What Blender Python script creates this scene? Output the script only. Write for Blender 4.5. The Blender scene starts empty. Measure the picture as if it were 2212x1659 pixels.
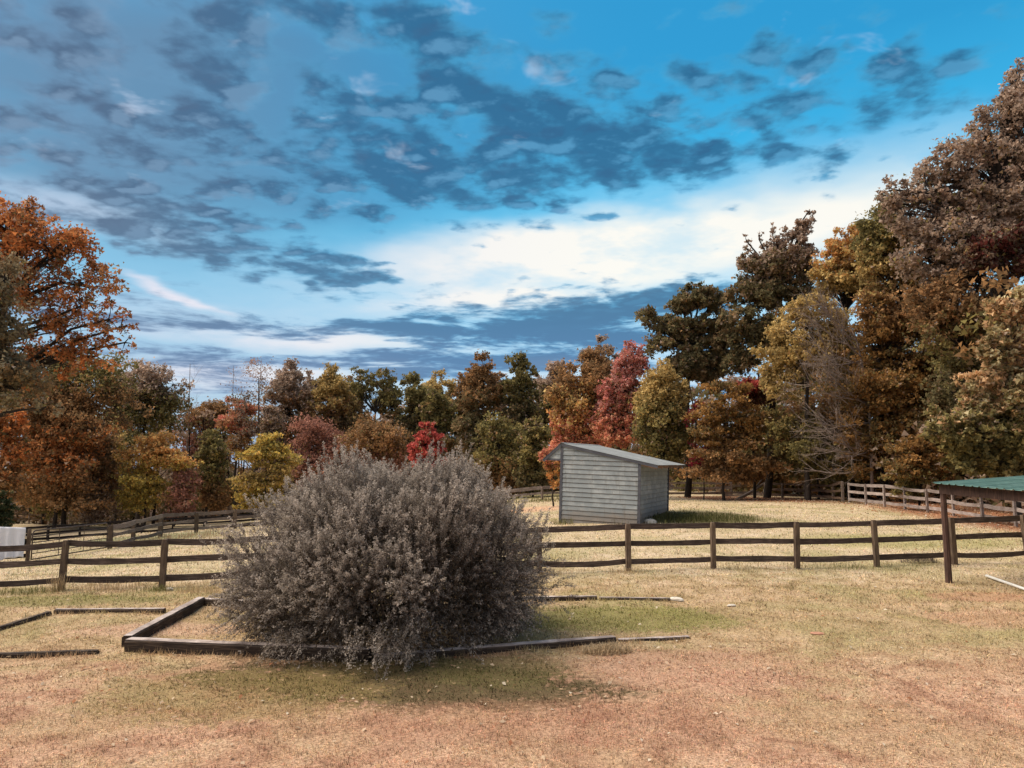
import bpy, math, random
import numpy as np
from mathutils import Vector

random.seed(7)
RNG = np.random.default_rng(11)
R = math.radians

# ------------------------------------------------------------------ scene, camera, light
sc = bpy.context.scene
C = sc.collection
F, CX, CY, EYE = 1637.0, 1106.0, 829.5, 3.2            # focal length and centre in 2212-wide photo pixels
TH = math.atan(170.5 / F)
cam = bpy.data.objects.new('camera', bpy.data.cameras.new('camera'))
C.objects.link(cam)
cam.location = (0, 0, EYE)
cam.rotation_euler = (R(90) + TH, 0, 0)
cam.data.lens = 36 * F / 2212
cam.data.clip_end = 2000
sc.camera = cam
sc.view_settings.view_transform = 'Standard'
sc.view_settings.look = 'None'
sc.view_settings.exposure = 2.0
sc.view_settings.gamma = 1.0
sc.view_settings.use_curve_mapping = False
sc.cycles.max_bounces = 6
sc.cycles.diffuse_bounces = 3
sc.cycles.transmission_bounces = 3
sc.cycles.glossy_bounces = 2
sc.cycles.transparent_max_bounces = 4

SUN = Vector((-0.55, 0.12, 0.83)).normalized()
sun = bpy.data.objects.new('sun', bpy.data.lights.new('sun', 'SUN'))
C.objects.link(sun)
sun.rotation_euler = SUN.to_track_quat('Z', 'Y').to_euler()
sun.data.energy = 1.5
sun.data.angle = R(58)
sun.data.color = (1.0, 0.86, 0.70)


# ------------------------------------------------------------------ pixel helpers
def ray(px, py):
    a = (px - CX) / F
    b = (CY - py) / F
    d = math.cos(TH) - b * math.sin(TH)
    return a / d, (math.sin(TH) + b * math.cos(TH)) / d      # x and z per metre of depth


def at(px, py, D):
    rx, rz = ray(px, py)
    return Vector((rx * D, D, EYE + rz * D))


def azel(px, py):
    rx, rz = ray(px, py)
    return math.degrees(math.atan(rx)), math.degrees(math.atan2(rz, math.hypot(1, rx)))


# ------------------------------------------------------------------ node helpers
class NT:
    def __init__(self, tree):
        self.t = tree
        self.n = tree.nodes
        self.l = tree.links

    def new(self, kind, **kw):
        n = self.n.new(kind)
        for k, v in kw.items():
            setattr(n, k, v)
        return n

    def put(self, sock, v):
        if hasattr(v, 'is_linked') or isinstance(v, bpy.types.NodeSocket):
            self.l.new(v, sock)
        else:
            sock.default_value = v

    def math(self, op, a, b=None, c=None, clamp=False):
        n = self.new('ShaderNodeMath', operation=op, use_clamp=clamp)
        self.put(n.inputs[0], a)
        if b is not None:
            self.put(n.inputs[1], b)
        if c is not None:
            self.put(n.inputs[2], c)
        return n.outputs[0]

    def mix(self, f, a, b, blend='MIX'):
        n = self.new('ShaderNodeMix', data_type='RGBA', blend_type=blend)
        self.put(n.inputs[0], f)
        for s, v in ((n.inputs[6], a), (n.inputs[7], b)):
            if isinstance(v, (tuple, list)):
                v = (*v[:3], 1)
            self.put(s, v)
        return n.outputs[2]

    def step(self, v, lo, hi, to0=0.0, to1=1.0):
        n = self.new('ShaderNodeMapRange', interpolation_type='SMOOTHSTEP')
        self.put(n.inputs[0], v)
        n.inputs[1].default_value = lo
        n.inputs[2].default_value = hi
        n.inputs[3].default_value = to0
        n.inputs[4].default_value = to1
        return n.outputs[0]

    def noise(self, vec, scale, detail=4, rough=0.55, dist=0.0, color=False):
        n = self.new('ShaderNodeTexNoise')
        self.put(n.inputs['Vector'], vec)
        n.inputs['Scale'].default_value = scale
        n.inputs['Detail'].default_value = detail
        n.inputs['Roughness'].default_value = rough
        n.inputs['Distortion'].default_value = dist
        return n.outputs['Color' if color else 'Fac']

    def map(self, vec, loc=(0, 0, 0), rot=(0, 0, 0), scale=(1, 1, 1), kind='POINT'):
        n = self.new('ShaderNodeMapping', vector_type=kind)
        self.put(n.inputs['Vector'], vec)
        n.inputs['Location'].default_value = loc
        n.inputs['Rotation'].default_value = rot
        n.inputs['Scale'].default_value = scale
        return n.outputs[0]

    def blob(self, vec, x, y, rx, ry, rot=0.0):
        """soft ellipse, 1 in the middle and 0 at twice the given radii"""
        m = self.map(vec, (x, y, 0), (0, 0, R(rot)), (rx * 2, ry * 2, 1), 'TEXTURE')
        g = self.new('ShaderNodeTexGradient', gradient_type='SPHERICAL')
        self.l.new(m, g.inputs[0])
        return self.step(g.outputs['Fac'], 0.0, 0.9)

    def ramp(self, f, stops):
        n = self.new('ShaderNodeValToRGB')
        self.put(n.inputs[0], f)
        e = n.color_ramp.elements
        while len(e) < len(stops):
            e.new(0.5)
        for k, (p, c) in enumerate(stops):
            e[k].position = p
            e[k].color = (*c, 1)
        return n.outputs[0]


def srgb(r, g, b):
    f = lambda c: (c / 255 / 12.92) if c <= 10 else ((c / 255 + 0.055) / 1.055) ** 2.4
    return f(r), f(g), f(b)


# ------------------------------------------------------------------ sky
def build_world():
    w = bpy.data.worlds.new('World')
    sc.world = w
    w.use_nodes = True
    t = NT(w.node_tree)
    t.n.clear()
    STR = 0.10
    K = 1.0 / (STR * 2 ** sc.view_settings.exposure)        # from a seen colour to a sky colour
    sky = t.new('ShaderNodeTexSky', sky_type='NISHITA')
    sky.sun_disc = False
    sky.sun_elevation = math.asin(SUN.z)
    sky.sun_rotation = math.atan2(SUN.x, SUN.y)
    tc = t.new('ShaderNodeTexCoord')
    sep = t.new('ShaderNodeSeparateXYZ')
    t.l.new(tc.outputs['Generated'], sep.inputs[0])
    x, y, z = sep.outputs
    az = t.math('MULTIPLY', t.math('ARCTAN2', x, y), 57.29578)
    el = t.math('MULTIPLY', t.math('ARCSINE', z), 57.29578)
    cmb = t.new('ShaderNodeCombineXYZ')
    t.put(cmb.inputs[0], az)
    t.put(cmb.inputs[1], el)
    uv0 = cmb.outputs[0]
    # the cloud deck as a plane overhead
    zz = t.math('ADD', t.math('MAXIMUM', z, 0.0), 0.10)
    cp = t.new('ShaderNodeCombineXYZ')
    t.put(cp.inputs[0], t.math('DIVIDE', x, zz))
    t.put(cp.inputs[1], t.math('DIVIDE', y, zz))
    plane = cp.outputs[0]
    wn = t.noise(plane, 1.6, 4, 0.55, color=True)
    cen = t.new('ShaderNodeVectorMath', operation='SUBTRACT')
    t.put(cen.inputs[0], wn)
    cen.inputs[1].default_value = (0.5, 0.5, 0.5)
    amp = t.new('ShaderNodeCombineXYZ')
    t.put(amp.inputs[0], t.step(el, 6, 24, 9, 15))
    t.put(amp.inputs[1], t.step(el, 6, 24, 2.0, 7))
    off = t.new('ShaderNodeVectorMath', operation='MULTIPLY')
    t.put(off.inputs[0], cen.outputs[0])
    t.put(off.inputs[1], amp.outputs[0])
    add = t.new('ShaderNodeVectorMath', operation='ADD')
    t.put(add.inputs[0], uv0)
    t.put(add.inputs[1], off.outputs[0])
    uv = add.outputs[0]

    def bl(px, py, rx, ry, rot=0.0, vec=None):
        a, e = azel(px, py)
        s = 57.3 / F
        return t.blob(uv if vec is None else vec, a, e, rx * s, ry * s, rot)

    def total(items, start=0.0):
        acc = start
        for amp, args in items:
            acc = t.math('MULTIPLY_ADD', bl(*args), amp, acc)
        return acc
    # clear air, from the horizon up
    elw = t.new('ShaderNodeSeparateXYZ')
    t.put(elw.inputs[0], uv)
    e01 = t.math('DIVIDE', t.math('MULTIPLY_ADD', elw.outputs[1], 0.5, t.math('MULTIPLY', el, 0.5)), 60.0, clamp=True)
    clear = t.ramp(e01, [(0.0, srgb(196, 200, 220)), (0.10, srgb(196, 220, 238)), (0.20, srgb(160, 216, 243)),
                         (0.29, srgb(96, 200, 240)), (0.38, srgb(40, 176, 228)), (0.48, srgb(18, 152, 208)), (1.0, srgb(14, 128, 190))])
    veil = t.step(az, 12, -34)
    clear = t.mix(t.math('MULTIPLY', veil, 0.5), clear, srgb(104, 162, 196))
    haze_v = total([(1.0, (150, 170, 620, 190, -4)), (0.8, (700, 250, 420, 130, 0))])
    haze_v = t.math('MULTIPLY', haze_v, t.step(t.noise(plane, 1.7, 4, 0.5), 0.25, 0.62, 0.5, 1.0), clamp=True)
    clear = t.mix(t.math('MULTIPLY', haze_v, 0.85), clear, t.mix(t.step(az, -4, -28), srgb(44, 138, 186), srgb(90, 128, 158)))
    # bright thin cloud lit from behind, low over the trees
    bright = total([(0.80, (1400, 535, 420, 52, 5)), (0.38, (1600, 490, 330, 100, 10)), (0.55, (1000, 590, 320, 60, 6)),
                    (0.85, (690, 738, 230, 20, 0)), (0.3, (330, 680, 260, 34, 0)), (0.65, (1080, 650, 200, 18, 4)),
                    (0.5, (150, 430, 200, 40, -6)), (0.9, (370, 635, 70, 11, -18)), (0.9, (500, 812, 200, 20, 0)), (0.8, (1180, 790, 80, 14, 0)), (0.6, (820, 790, 120, 10, 0)),
                    (0.3, (2000, 470, 250, 130, 0))])
    bright = t.math('MULTIPLY', bright, t.step(t.noise(plane, 1.5, 5, 0.6), 0.32, 0.58, 0.45, 1.0), clamp=True)
    cream = t.mix(veil, srgb(254, 250, 238), srgb(226, 222, 232))
    base = t.mix(bright, clear, cream)
    # dark clouds
    bias = total([(0.36, (1150, 340, 360, 85, 0)), (0.30, (1330, 310, 190, 60, 0)), (0.34, (900, 400, 260, 45, 0)), (0.30, (640, 330, 420, 90, 0)),
                  (0.36, (150, 170, 420, 170, 0)), (0.27, (700, 110, 460, 130, 0)), (0.24, (1100, 190, 260, 100, 0)), (0.34, (1720, 230, 280, 85, 22)),
                  (0.24, (1500, 150, 130, 60, 20)), (0.20, (2060, 110, 130, 45, 15)), (0.14, (1250, 240, 300, 60, 0)),
                  (0.58, (520, 525, 290, 42, -14)), (0.48, (250, 480, 140, 26, -14)), (0.42, (720, 560, 80, 36, 0)),
                  (0.85, (1350, 672, 290, 36, 8)), (0.42, (1060, 715, 230, 22, 0)), (0.60, (1250, 752, 320, 22, 0)), (0.34, (960, 630, 110, 14, 0)),
                  (0.50, (470, 717, 250, 11, 0)), (0.36, (700, 775, 420, 13, 0)), (0.62, (830, 703, 170, 10, -3)), (0.26, (480, 795, 240, 16, 0)), (0.48, (1000, 795, 330, 18, 0)), (-0.1, (600, 835, 400, 20, 0)),
                  (-0.42, (1450, 540, 420, 36, 6)), (-0.40, (900, 560, 260, 34, 0)), (-0.30, (1850, 420, 220, 55, 15)), (-0.25, (420, 620, 330, 36, 0)), (-0.25, (1560, 50, 330, 50, 0)),
                  (-0.5, (640, 742, 230, 14, 0)), (-0.3, (820, 742, 70, 9, 0))], 0.20)
    n1 = t.noise(plane, 2.9, 3, 0.5, 0.2)
    n3 = t.noise(plane, 0.9, 2, 0.5)
    ns = t.noise(t.map(uv0, scale=(0.085, 0.62, 1)), 1.0, 7, 0.66, 0.5)       # streaks low over the trees
    lowf = t.step(el, 15, 9)

    def clumps(vec):
        """rounded cloudlets with frayed edges"""
        m2 = t.noise(vec, 8.5, 5, 0.55, 0.15)
        vw = t.new('ShaderNodeVectorMath', operation='MULTIPLY_ADD')
        t.put(vw.inputs[0], t.noise(vec, 6.0, 4, 0.58, color=True))
        vw.inputs[1].default_value = (0.20, 0.20, 0)
        t.put(vw.inputs[2], vec)
        vor = t.new('ShaderNodeTexVoronoi', feature='SMOOTH_F1')
        t.put(vor.inputs['Vector'], vw.outputs[0])
        vor.inputs['Scale'].default_value = 8.5
        vor.inputs['Smoothness'].default_value = 0.4
        ball = t.math('SUBTRACT', 0.44, vor.outputs['Distance'])
        return m2, t.math('MULTIPLY_ADD', ball, 1.25, t.math('MULTIPLY', t.math('SUBTRACT', m2, 0.5), 1.7))
    n2, cl0 = clumps(plane)
    _, cl1 = clumps(t.map(plane, loc=(0.022, 0.045, 0)))                      # the same clumps a step towards the light
    lit = t.math('SUBTRACT', cl0, cl1)
    puff = t.math('MULTIPLY_ADD', t.math('SUBTRACT', n1, 0.5), 1.3, cl0)
    strk = t.math('MULTIPLY_ADD', t.math('SUBTRACT', ns, 0.5), 4.0, t.math('MULTIPLY', t.math('SUBTRACT', n2, 0.5), 0.7))
    tex = t.math('ADD', t.math('MULTIPLY', puff, t.math('SUBTRACT', 1.0, lowf)), t.math('MULTIPLY', strk, lowf))
    tex = t.math('MULTIPLY_ADD', t.math('SUBTRACT', n3, 0.5), 0.6, tex)
    cov = t.math('ADD', bias, tex)
    soft = t.step(az, -6, -30)                                                # veiled, softer deck at left
    alpha = t.math('ADD', t.math('MULTIPLY', t.step(cov, 0.12, 0.74), t.math('SUBTRACT', 1.0, soft)), t.math('MULTIPLY', t.step(cov, 0.0, 0.95), soft))
    thick = t.step(t.math('MULTIPLY_ADD', t.math('SUBTRACT', t.noise(plane, 17, 4, 0.55), 0.5), 0.9, cov), 0.08, 1.0)
    dark_r = t.mix(thick, srgb(66, 166, 210), srgb(8, 90, 130))
    dark_l = t.mix(thick, srgb(112, 146, 176), srgb(62, 86, 112))
    dark = t.mix(t.step(az, -8, -34), dark_r, dark_l)
    low = t.mix(thick, t.mix(t.step(az, 2, -20), srgb(110, 170, 216), srgb(140, 160, 200)), t.mix(t.step(az, 2, -20), srgb(36, 100, 158), srgb(78, 108, 156)))
    dark = t.mix(t.math('MULTIPLY', t.step(el, 14, 6), 0.75), dark, low)
    col = t.mix(t.math('MULTIPLY', alpha, 0.92), base, dark)
    rim = t.math('MULTIPLY', t.step(lit, 0.08, 0.60), t.step(el, 9, 18))
    col = t.mix(t.math('MULTIPLY', rim, t.math('MULTIPLY', alpha, 0.50)), col, t.mix(veil, srgb(92, 176, 220), srgb(128, 160, 188)))
    pit = t.math('MULTIPLY', t.step(lit, -0.04, -0.45), t.step(el, 9, 18))
    col = t.mix(t.math('MULTIPLY', pit, t.math('MULTIPLY', alpha, 0.45)), col, t.mix(veil, srgb(14, 76, 118), srgb(66, 86, 112)))
    side = t.step(t.math('ABSOLUTE', az), 50, 100)
    deck = t.mix(t.step(n1, 0.35, 0.65), srgb(176, 172, 176), srgb(140, 146, 160))  # grey cloud out of view, added to neutralise the blue fill light
    col = t.mix(t.math('MULTIPLY', t.math('MAXIMUM', side, t.step(el, 46, 64)), 0.85), col, deck)
    # small lit wisps high up
    wisp = t.step(t.noise(plane, 5.2, 4, 0.55, 0.4), 0.60, 0.76)
    wisp = t.math('MULTIPLY', wisp, t.step(el, 15, 24))
    col = t.mix(t.math('MULTIPLY', wisp, 0.5), col, srgb(206, 220, 240))
    # designed sky leads, the physical one tints it
    scaled = t.new('ShaderNodeVectorMath', operation='SCALE')
    t.put(scaled.inputs[0], col)
    scaled.inputs['Scale'].default_value = K
    fin = t.mix(0.05, scaled.outputs[0], sky.outputs[0])
    below = t.mix(t.step(el, -1.0, -6.0), fin, (0.6, 0.45, 0.3))
    bg = t.new('ShaderNodeBackground')
    t.put(bg.inputs[0], below)
    bg.inputs[1].default_value = STR
    out = t.new('ShaderNodeOutputWorld')
    t.l.new(bg.outputs[0], out.inputs[0])
    w.cycles.sampling_method = 'MANUAL'
    w.cycles.sample_map_resolution = 512


build_world()

# ------------------------------------------------------------------ terrain height
_ctl = []


def ctl(px, py, D, dz=0.0):
    p = at(px, py, D)
    _ctl.append((p.x, p.y, p.z + dz))


for px in (-200, 500, 1106, 1700, 2400):
    _ctl.append(((px - CX) / F * 8, 8.0, 0.0))
for X, Y, Z in ((-9, 4, 0), (0, 4, 0), (9, 4, 0), (-12, 14, -0.05), (12, 14, 0.08), (0, 14, 0.03), (-20, 14, -0.2), (20, 14, 0.2),
                (-30, 20, -0.6), (-35, 35, -1.6), (-2, 28, 0.25), (-5, 42, -0.2), (-9, 60, -0.8), (-8, 80, -0.9), (8, 45, 0.62), (5, 80, 0.2), (28, 75, 0.4),
                (26, 18, 0.3), (30, 35, 0.7), (36, 50, 0.8), (30, 60, 0.7), (-60, 40, -2.6), (-45, 62, -2.9), (-50, 85, -3.4), (-25, 88, -2.4),
                (-90, 10, -2), (60, 10, 0.5), (90, 60, 1), (-120, 90, -4), (0, 150, 0), (120, 140, 1), (-120, 160, -3), (0, 300, 0), (300, 0, 0), (-300, 0, -2), (0, -60, 0), (250, 250, 0), (-250, 250, 0)):
    _ctl.append((X, Y, Z))
for a in ((144, 1274, 19.5), (358, 1270, 19.7), (1165, 1238, 21.05), (1354, 1235.5, 21.35), (1535, 1226, 21.7), (1713, 1229, 22.0), (1886, 1224, 22.4),
          (2215, 1215, 23.0), (59, 1213, 32), (235, 1187, 38), (346, 1159, 46), (522, 1140, 52), (113, 1167, 56), (246, 1156, 59), (379, 1147, 61), (512, 1141, 63),
          (24, 1130, 70), (113, 1136, 75), (245, 1139, 81), (1208, 1128, 33.5), (1300, 1132, 32.7), (1380, 1133, 32.1), (1447, 1100, 37.2), (1330, 1112, 36),
          (1488, 1073, 62), (1650, 1075, 57.5), (1825, 1085.6, 48.5), (1974, 1105, 39.8), (2029, 1111.7, 37.4), (2170, 1138, 32.5), (1171, 1079, 62),
          (1500, 1098, 45)):
    ctl(*a)
_P = np.array(_ctl)


def _phi(r2):
    return np.sqrt(r2 + 9.0)


def _solve():
    P = _P[:, :2]
    n = len(P)
    d2 = ((P[:, None] - P[None]) ** 2).sum(-1)
    A = np.zeros((n + 3, n + 3))
    A[:n, :n] = _phi(d2) - np.eye(n) * 0.6
    A[:n, n] = 1
    A[:n, n + 1:] = P
    A[n:, :n] = A[:n, n:].T
    b = np.zeros(n + 3)
    b[:n] = _P[:, 2]
    return np.linalg.solve(A, b)


_W = _solve()


def ground(X, Y):
    X = np.asarray(X, float)
    Y = np.asarray(Y, float)
    sh = X.shape
    X = X.ravel()
    Y = Y.ravel()
    out = np.empty(len(X))
    for i in range(0, len(X), 20000):
        x = X[i:i + 20000]
        y = Y[i:i + 20000]
        d2 = (x[:, None] - _P[:, 0]) ** 2 + (y[:, None] - _P[:, 1]) ** 2
        out[i:i + 20000] = _phi(d2) @ _W[:-3] + _W[-3] + _W[-2] * x + _W[-1] * y
    far = np.clip((np.hypot(X, Y) - 200) / 200, 0, 1)
    out = out * (1 - far)
    bump = (np.sin(X * 2.1 + 1.3 * np.sin(Y * 1.3)) * np.sin(Y * 2.7 + X * 0.6) * 0.018 + np.sin(X * 5.3 + Y * 1.7) * np.sin(Y * 6.1 - X * 2.2) * 0.008)
    return (out + bump).reshape(sh)


def gz(x, y):
    return float(ground(np.array([x]), np.array([y]))[0])


def hit(px, py):
    """where the sight line of a photo pixel meets the ground"""
    rx, rz = ray(px, py)
    D = np.linspace(4, 110, 4000)
    h = ground(rx * D, D) - (EYE + rz * D)
    k = int(np.argmax(h > 0))
    return Vector((rx * D[k], D[k], float(ground(rx * D[k:k + 1], D[k:k + 1])[0])))


# ------------------------------------------------------------------ object helpers
def mesh_np(name, V, Q, nside=4):
    V = np.asarray(V, np.float32)
    Q = np.asarray(Q, np.int32)
    me = bpy.data.meshes.new(name)
    me.vertices.add(len(V))
    me.vertices.foreach_set('co', V.ravel())
    me.loops.add(Q.size)
    me.loops.foreach_set('vertex_index', Q.ravel())
    me.polygons.add(len(Q))
    me.polygons.foreach_set('loop_start', np.arange(0, Q.size, nside, dtype=np.int32))
    me.update(calc_edges=True)
    return me


def face_color(me, name, cols):
    a = me.attributes.new(name, 'FLOAT_COLOR', 'FACE')
    c = np.ones((len(cols), 4), np.float32)
    c[:, :3] = cols
    a.data.foreach_set('color', c.ravel())


def link(name, me, mat=None, parent=None):
    o = bpy.data.objects.new(name, me)
    C.objects.link(o)
    if mat is not None and me is not None:
        me.materials.clear()
        me.materials.append(mat)
    if parent is not None:
        o.parent = parent
    return o


def tag(o, label, cat, group=None, kind=None):
    o['label'] = label
    o['category'] = cat
    if group:
        o['group'] = group
    if kind:
        o['kind'] = kind
    return o


def thing(name, label, cat, loc, group=None):
    o = bpy.data.objects.new(name, None)
    o.empty_display_size = 0.2
    C.objects.link(o)
    o.location = loc
    return tag(o, label, cat, group)


def struct(name, me, mat):
    o = link(name, me, mat)
    o['kind'] = 'structure'
    return o


class MB:
    """collects vertices and faces of one mesh"""
    def __init__(self, origin=(0, 0, 0)):
        self.v = []
        self.f = []
        self.o = Vector(origin)

    def add(self, vs, fs):
        n = len(self.v)
        self.v += [tuple(Vector(p) - self.o) for p in vs]
        self.f += [tuple(n + i for i in f) for f in fs]

    def rings(self, rings, cap=True):
        k = len(rings[0])
        vs = [p for r in rings for p in r]
        fs = []
        for i in range(len(rings) - 1):
            for j in range(k):
                a = i * k + j
                b = i * k + (j + 1) % k
                fs.append((a, b, b + k, a + k))
        if cap:
            fs.append(tuple(range(k))[::-1])
            fs.append(tuple(range(len(vs) - k, len(vs))))
        self.add(vs, fs)

    def tube(self, pts, rad, k=6, cap=True):
        rings = []
        pts = [Vector(p) for p in pts]
        n = len(pts)
        for i, p in enumerate(pts):
            d = (pts[min(i + 1, n - 1)] - pts[max(i - 1, 0)])
            if d.length < 1e-6:
                d = Vector((0, 0, 1))
            d.normalize()
            u = d.cross(Vector((0, 0, 1)) if abs(d.z) < 0.9 else Vector((1, 0, 0))).normalized()
            w = d.cross(u)
            r = rad[i] if isinstance(rad, (list, tuple)) else rad
            rings.append([p + u * math.cos(2 * math.pi * j / k) * r + w * math.sin(2 * math.pi * j / k) * r for j in range(k)])
        self.rings(rings, cap)

    def box(self, o, ex, ey, ez):
        """box from corner o along three edge vectors"""
        o, ex, ey, ez = map(Vector, (o, ex, ey, ez))
        vs = [o, o + ex, o + ex + ey, o + ey, o + ez, o + ex + ez, o + ex + ey + ez, o + ey + ez]
        self.add(vs, [(0, 3, 2, 1), (4, 5, 6, 7), (0, 1, 5, 4), (1, 2, 6, 5), (2, 3, 7, 6), (3, 0, 4, 7)])

    def plank(self, p0, p1, h, t, n=5, wob=0.0, up=Vector((0, 0, 1)), sag=0.0, taper=0.0):
        """board on edge from p0 to p1 (its centre line), h high and t thick, edges uneven by wob"""
        p0, p1 = Vector(p0), Vector(p1)
        d = (p1 - p0).normalized()
        side = d.cross(up).normalized()
        u2 = side.cross(d)
        rings = []
        for i in range(n):
            f = i / (n - 1)
            c = p0.lerp(p1, f) - u2 * (sag * 4 * f * (1 - f))
            a = h / 2 * (1 - taper * f) + random.uniform(-wob, wob)
            b = h / 2 * (1 - taper * f) + random.uniform(-wob, wob)
            s = side * (t / 2)
            w = side * random.uniform(-wob, wob) * 0.5
            rings.append([c - s - u2 * a + w, c + s - u2 * a + w, c + s + u2 * b + w, c - s + u2 * b + w])
        self.rings(rings)

    def build(self, name, mat, parent=None, smooth=False):
        me = bpy.data.meshes.new(name)
        me.from_pydata(self.v, [], self.f)
        if smooth:
            for p in me.polygons:
                p.use_smooth = True
        o = link(name, me, mat, parent)
        if parent is None and self.o.length > 0:
            o.location = self.o
        return o


# ------------------------------------------------------------------ materials
def new_mat(name):
    m = bpy.data.materials.new(name)
    m.use_nodes = True
    t = NT(m.node_tree)
    t.n.clear()
    out = t.new('ShaderNodeOutputMaterial')
    return m, t, out


def principled(t, out, col, rough=0.85, bump=None, bstr=0.3, bdist=0.02, spec=0.3, metal=0.0):
    b = t.new('ShaderNodeBsdfPrincipled')
    t.put(b.inputs['Base Color'], (*col, 1) if isinstance(col, tuple) else col)
    t.put(b.inputs['Roughness'], rough)
    b.inputs['Specular IOR Level'].default_value = spec
    b.inputs['Metallic'].default_value = metal
    if bump is not None:
        bn = t.new('ShaderNodeBump')
        bn.inputs['Strength'].default_value = bstr
        bn.inputs['Distance'].default_value = bdist
        t.put(bn.inputs['Height'], bump)
        t.l.new(bn.outputs[0], b.inputs['Normal'])
    t.l.new(b.outputs[0], out.inputs[0])
    return b


def wood_mat(name, dark, mid, light, upright=False, lich=None):
    m, t, out = new_mat(name)
    geo = t.new('ShaderNodeNewGeometry')
    inf = t.new('ShaderNodeObjectInfo')
    sc3 = (18, 18, 1.2) if upright else (1.3, 1.3, 22)
    v = t.map(geo.outputs['Position'], scale=sc3)
    sh = t.new('ShaderNodeVectorMath', operation='ADD')
    t.put(sh.inputs[0], v)
    cm = t.new('ShaderNodeCombineXYZ')
    t.put(cm.inputs[0], t.math('MULTIPLY', inf.outputs['Random'], 40))
    t.put(sh.inputs[1], cm.outputs[0])
    g = t.noise(sh.outputs[0], 2.2, 5, 0.65, 0.6)
    big = t.noise(geo.outputs['Position'], 2.3, 3, 0.6)
    c = t.ramp(g, [(0.30, dark), (0.52, mid), (0.74, light)])
    c = t.mix(t.step(big, 0.45, 0.70, 0.0, 0.55), c, dark)
    if lich:
        l = t.step(t.noise(geo.outputs['Position'], 9, 4, 0.65), 0.55, 0.68, 0.0, 0.7)
        c = t.mix(l, c, lich)
    hv = t.new('ShaderNodeHueSaturation')
    t.put(hv.inputs['Color'], c)
    t.put(hv.inputs['Value'], t.math('MULTIPLY_ADD', inf.outputs['Random'], 0.5, 0.75))
    principled(t, out, hv.outputs[0], 0.9, g, 0.5, 0.02)
    return m


M = {}
M['rail'] = wood_mat('brown_rail_wood', (0.036, 0.026, 0.022), (0.105, 0.075, 0.062), (0.25, 0.19, 0.155))
M['post'] = wood_mat('brown_post_wood', (0.050, 0.033, 0.024), (0.14, 0.098, 0.07), (0.25, 0.19, 0.13), True, (0.17, 0.125, 0.07))
M['dark_rail'] = wood_mat('black_rail_wood', (0.010, 0.008, 0.008), (0.022, 0.017, 0.017), (0.05, 0.04, 0.04))
M['grey_rail'] = wood_mat('grey_rail_wood', (0.10, 0.075, 0.06), (0.23, 0.18, 0.15), (0.38, 0.32, 0.29))
M['pale_rail'] = wood_mat('pale_rail_wood', (0.15, 0.115, 0.095), (0.32, 0.265, 0.24), (0.50, 0.455, 0.44))
M['shade_rail'] = wood_mat('shaded_rail_wood', (0.05, 0.032, 0.022), (0.13, 0.082, 0.055), (0.21, 0.14, 0.095))  # darker rail wood, the back fence's shade is put into its colour
M['timber'] = wood_mat('tarred_timber', (0.018, 0.012, 0.010), (0.055, 0.038, 0.028), (0.17, 0.125, 0.085))
M['timber_top'] = wood_mat('bleached_timber', (0.18, 0.14, 0.125), (0.46, 0.39, 0.36), (0.66, 0.59, 0.56))
M['pole'] = wood_mat('rusty_pole_wood', (0.028, 0.017, 0.014), (0.080, 0.046, 0.036), (0.17, 0.10, 0.07), True)
M['bark'] = wood_mat('bark', (0.018, 0.014, 0.012), (0.045, 0.036, 0.030), (0.09, 0.075, 0.065), True)
M['dead_bark'] = wood_mat('dead_bark', (0.11, 0.085, 0.07), (0.25, 0.20, 0.175), (0.40, 0.34, 0.31), True)
M['twig'] = wood_mat('grey_twig', (0.07, 0.055, 0.045), (0.16, 0.13, 0.11), (0.28, 0.24, 0.21), True)
M['pale_bark'] = wood_mat('pale_bark', (0.20, 0.155, 0.13), (0.42, 0.345, 0.31), (0.58, 0.51, 0.47), True)


def leaf_mat():
    m, t, out = new_mat('leaf')
    a = t.new('ShaderNodeAttribute', attribute_name='leaf_color')
    d = t.new('ShaderNodeBsdfDiffuse')
    t.l.new(a.outputs['Color'], d.inputs[0])
    tr = t.new('ShaderNodeBsdfTranslucent')
    t.l.new(a.outputs['Color'], tr.inputs[0])
    mx = t.new('ShaderNodeMixShader')
    mx.inputs[0].default_value = 0.38
    t.l.new(d.outputs[0], mx.inputs[1])
    t.l.new(tr.outputs[0], mx.inputs[2])
    t.l.new(mx.outputs[0], out.inputs[0])
    return m


M['leaf'] = leaf_mat()


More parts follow.
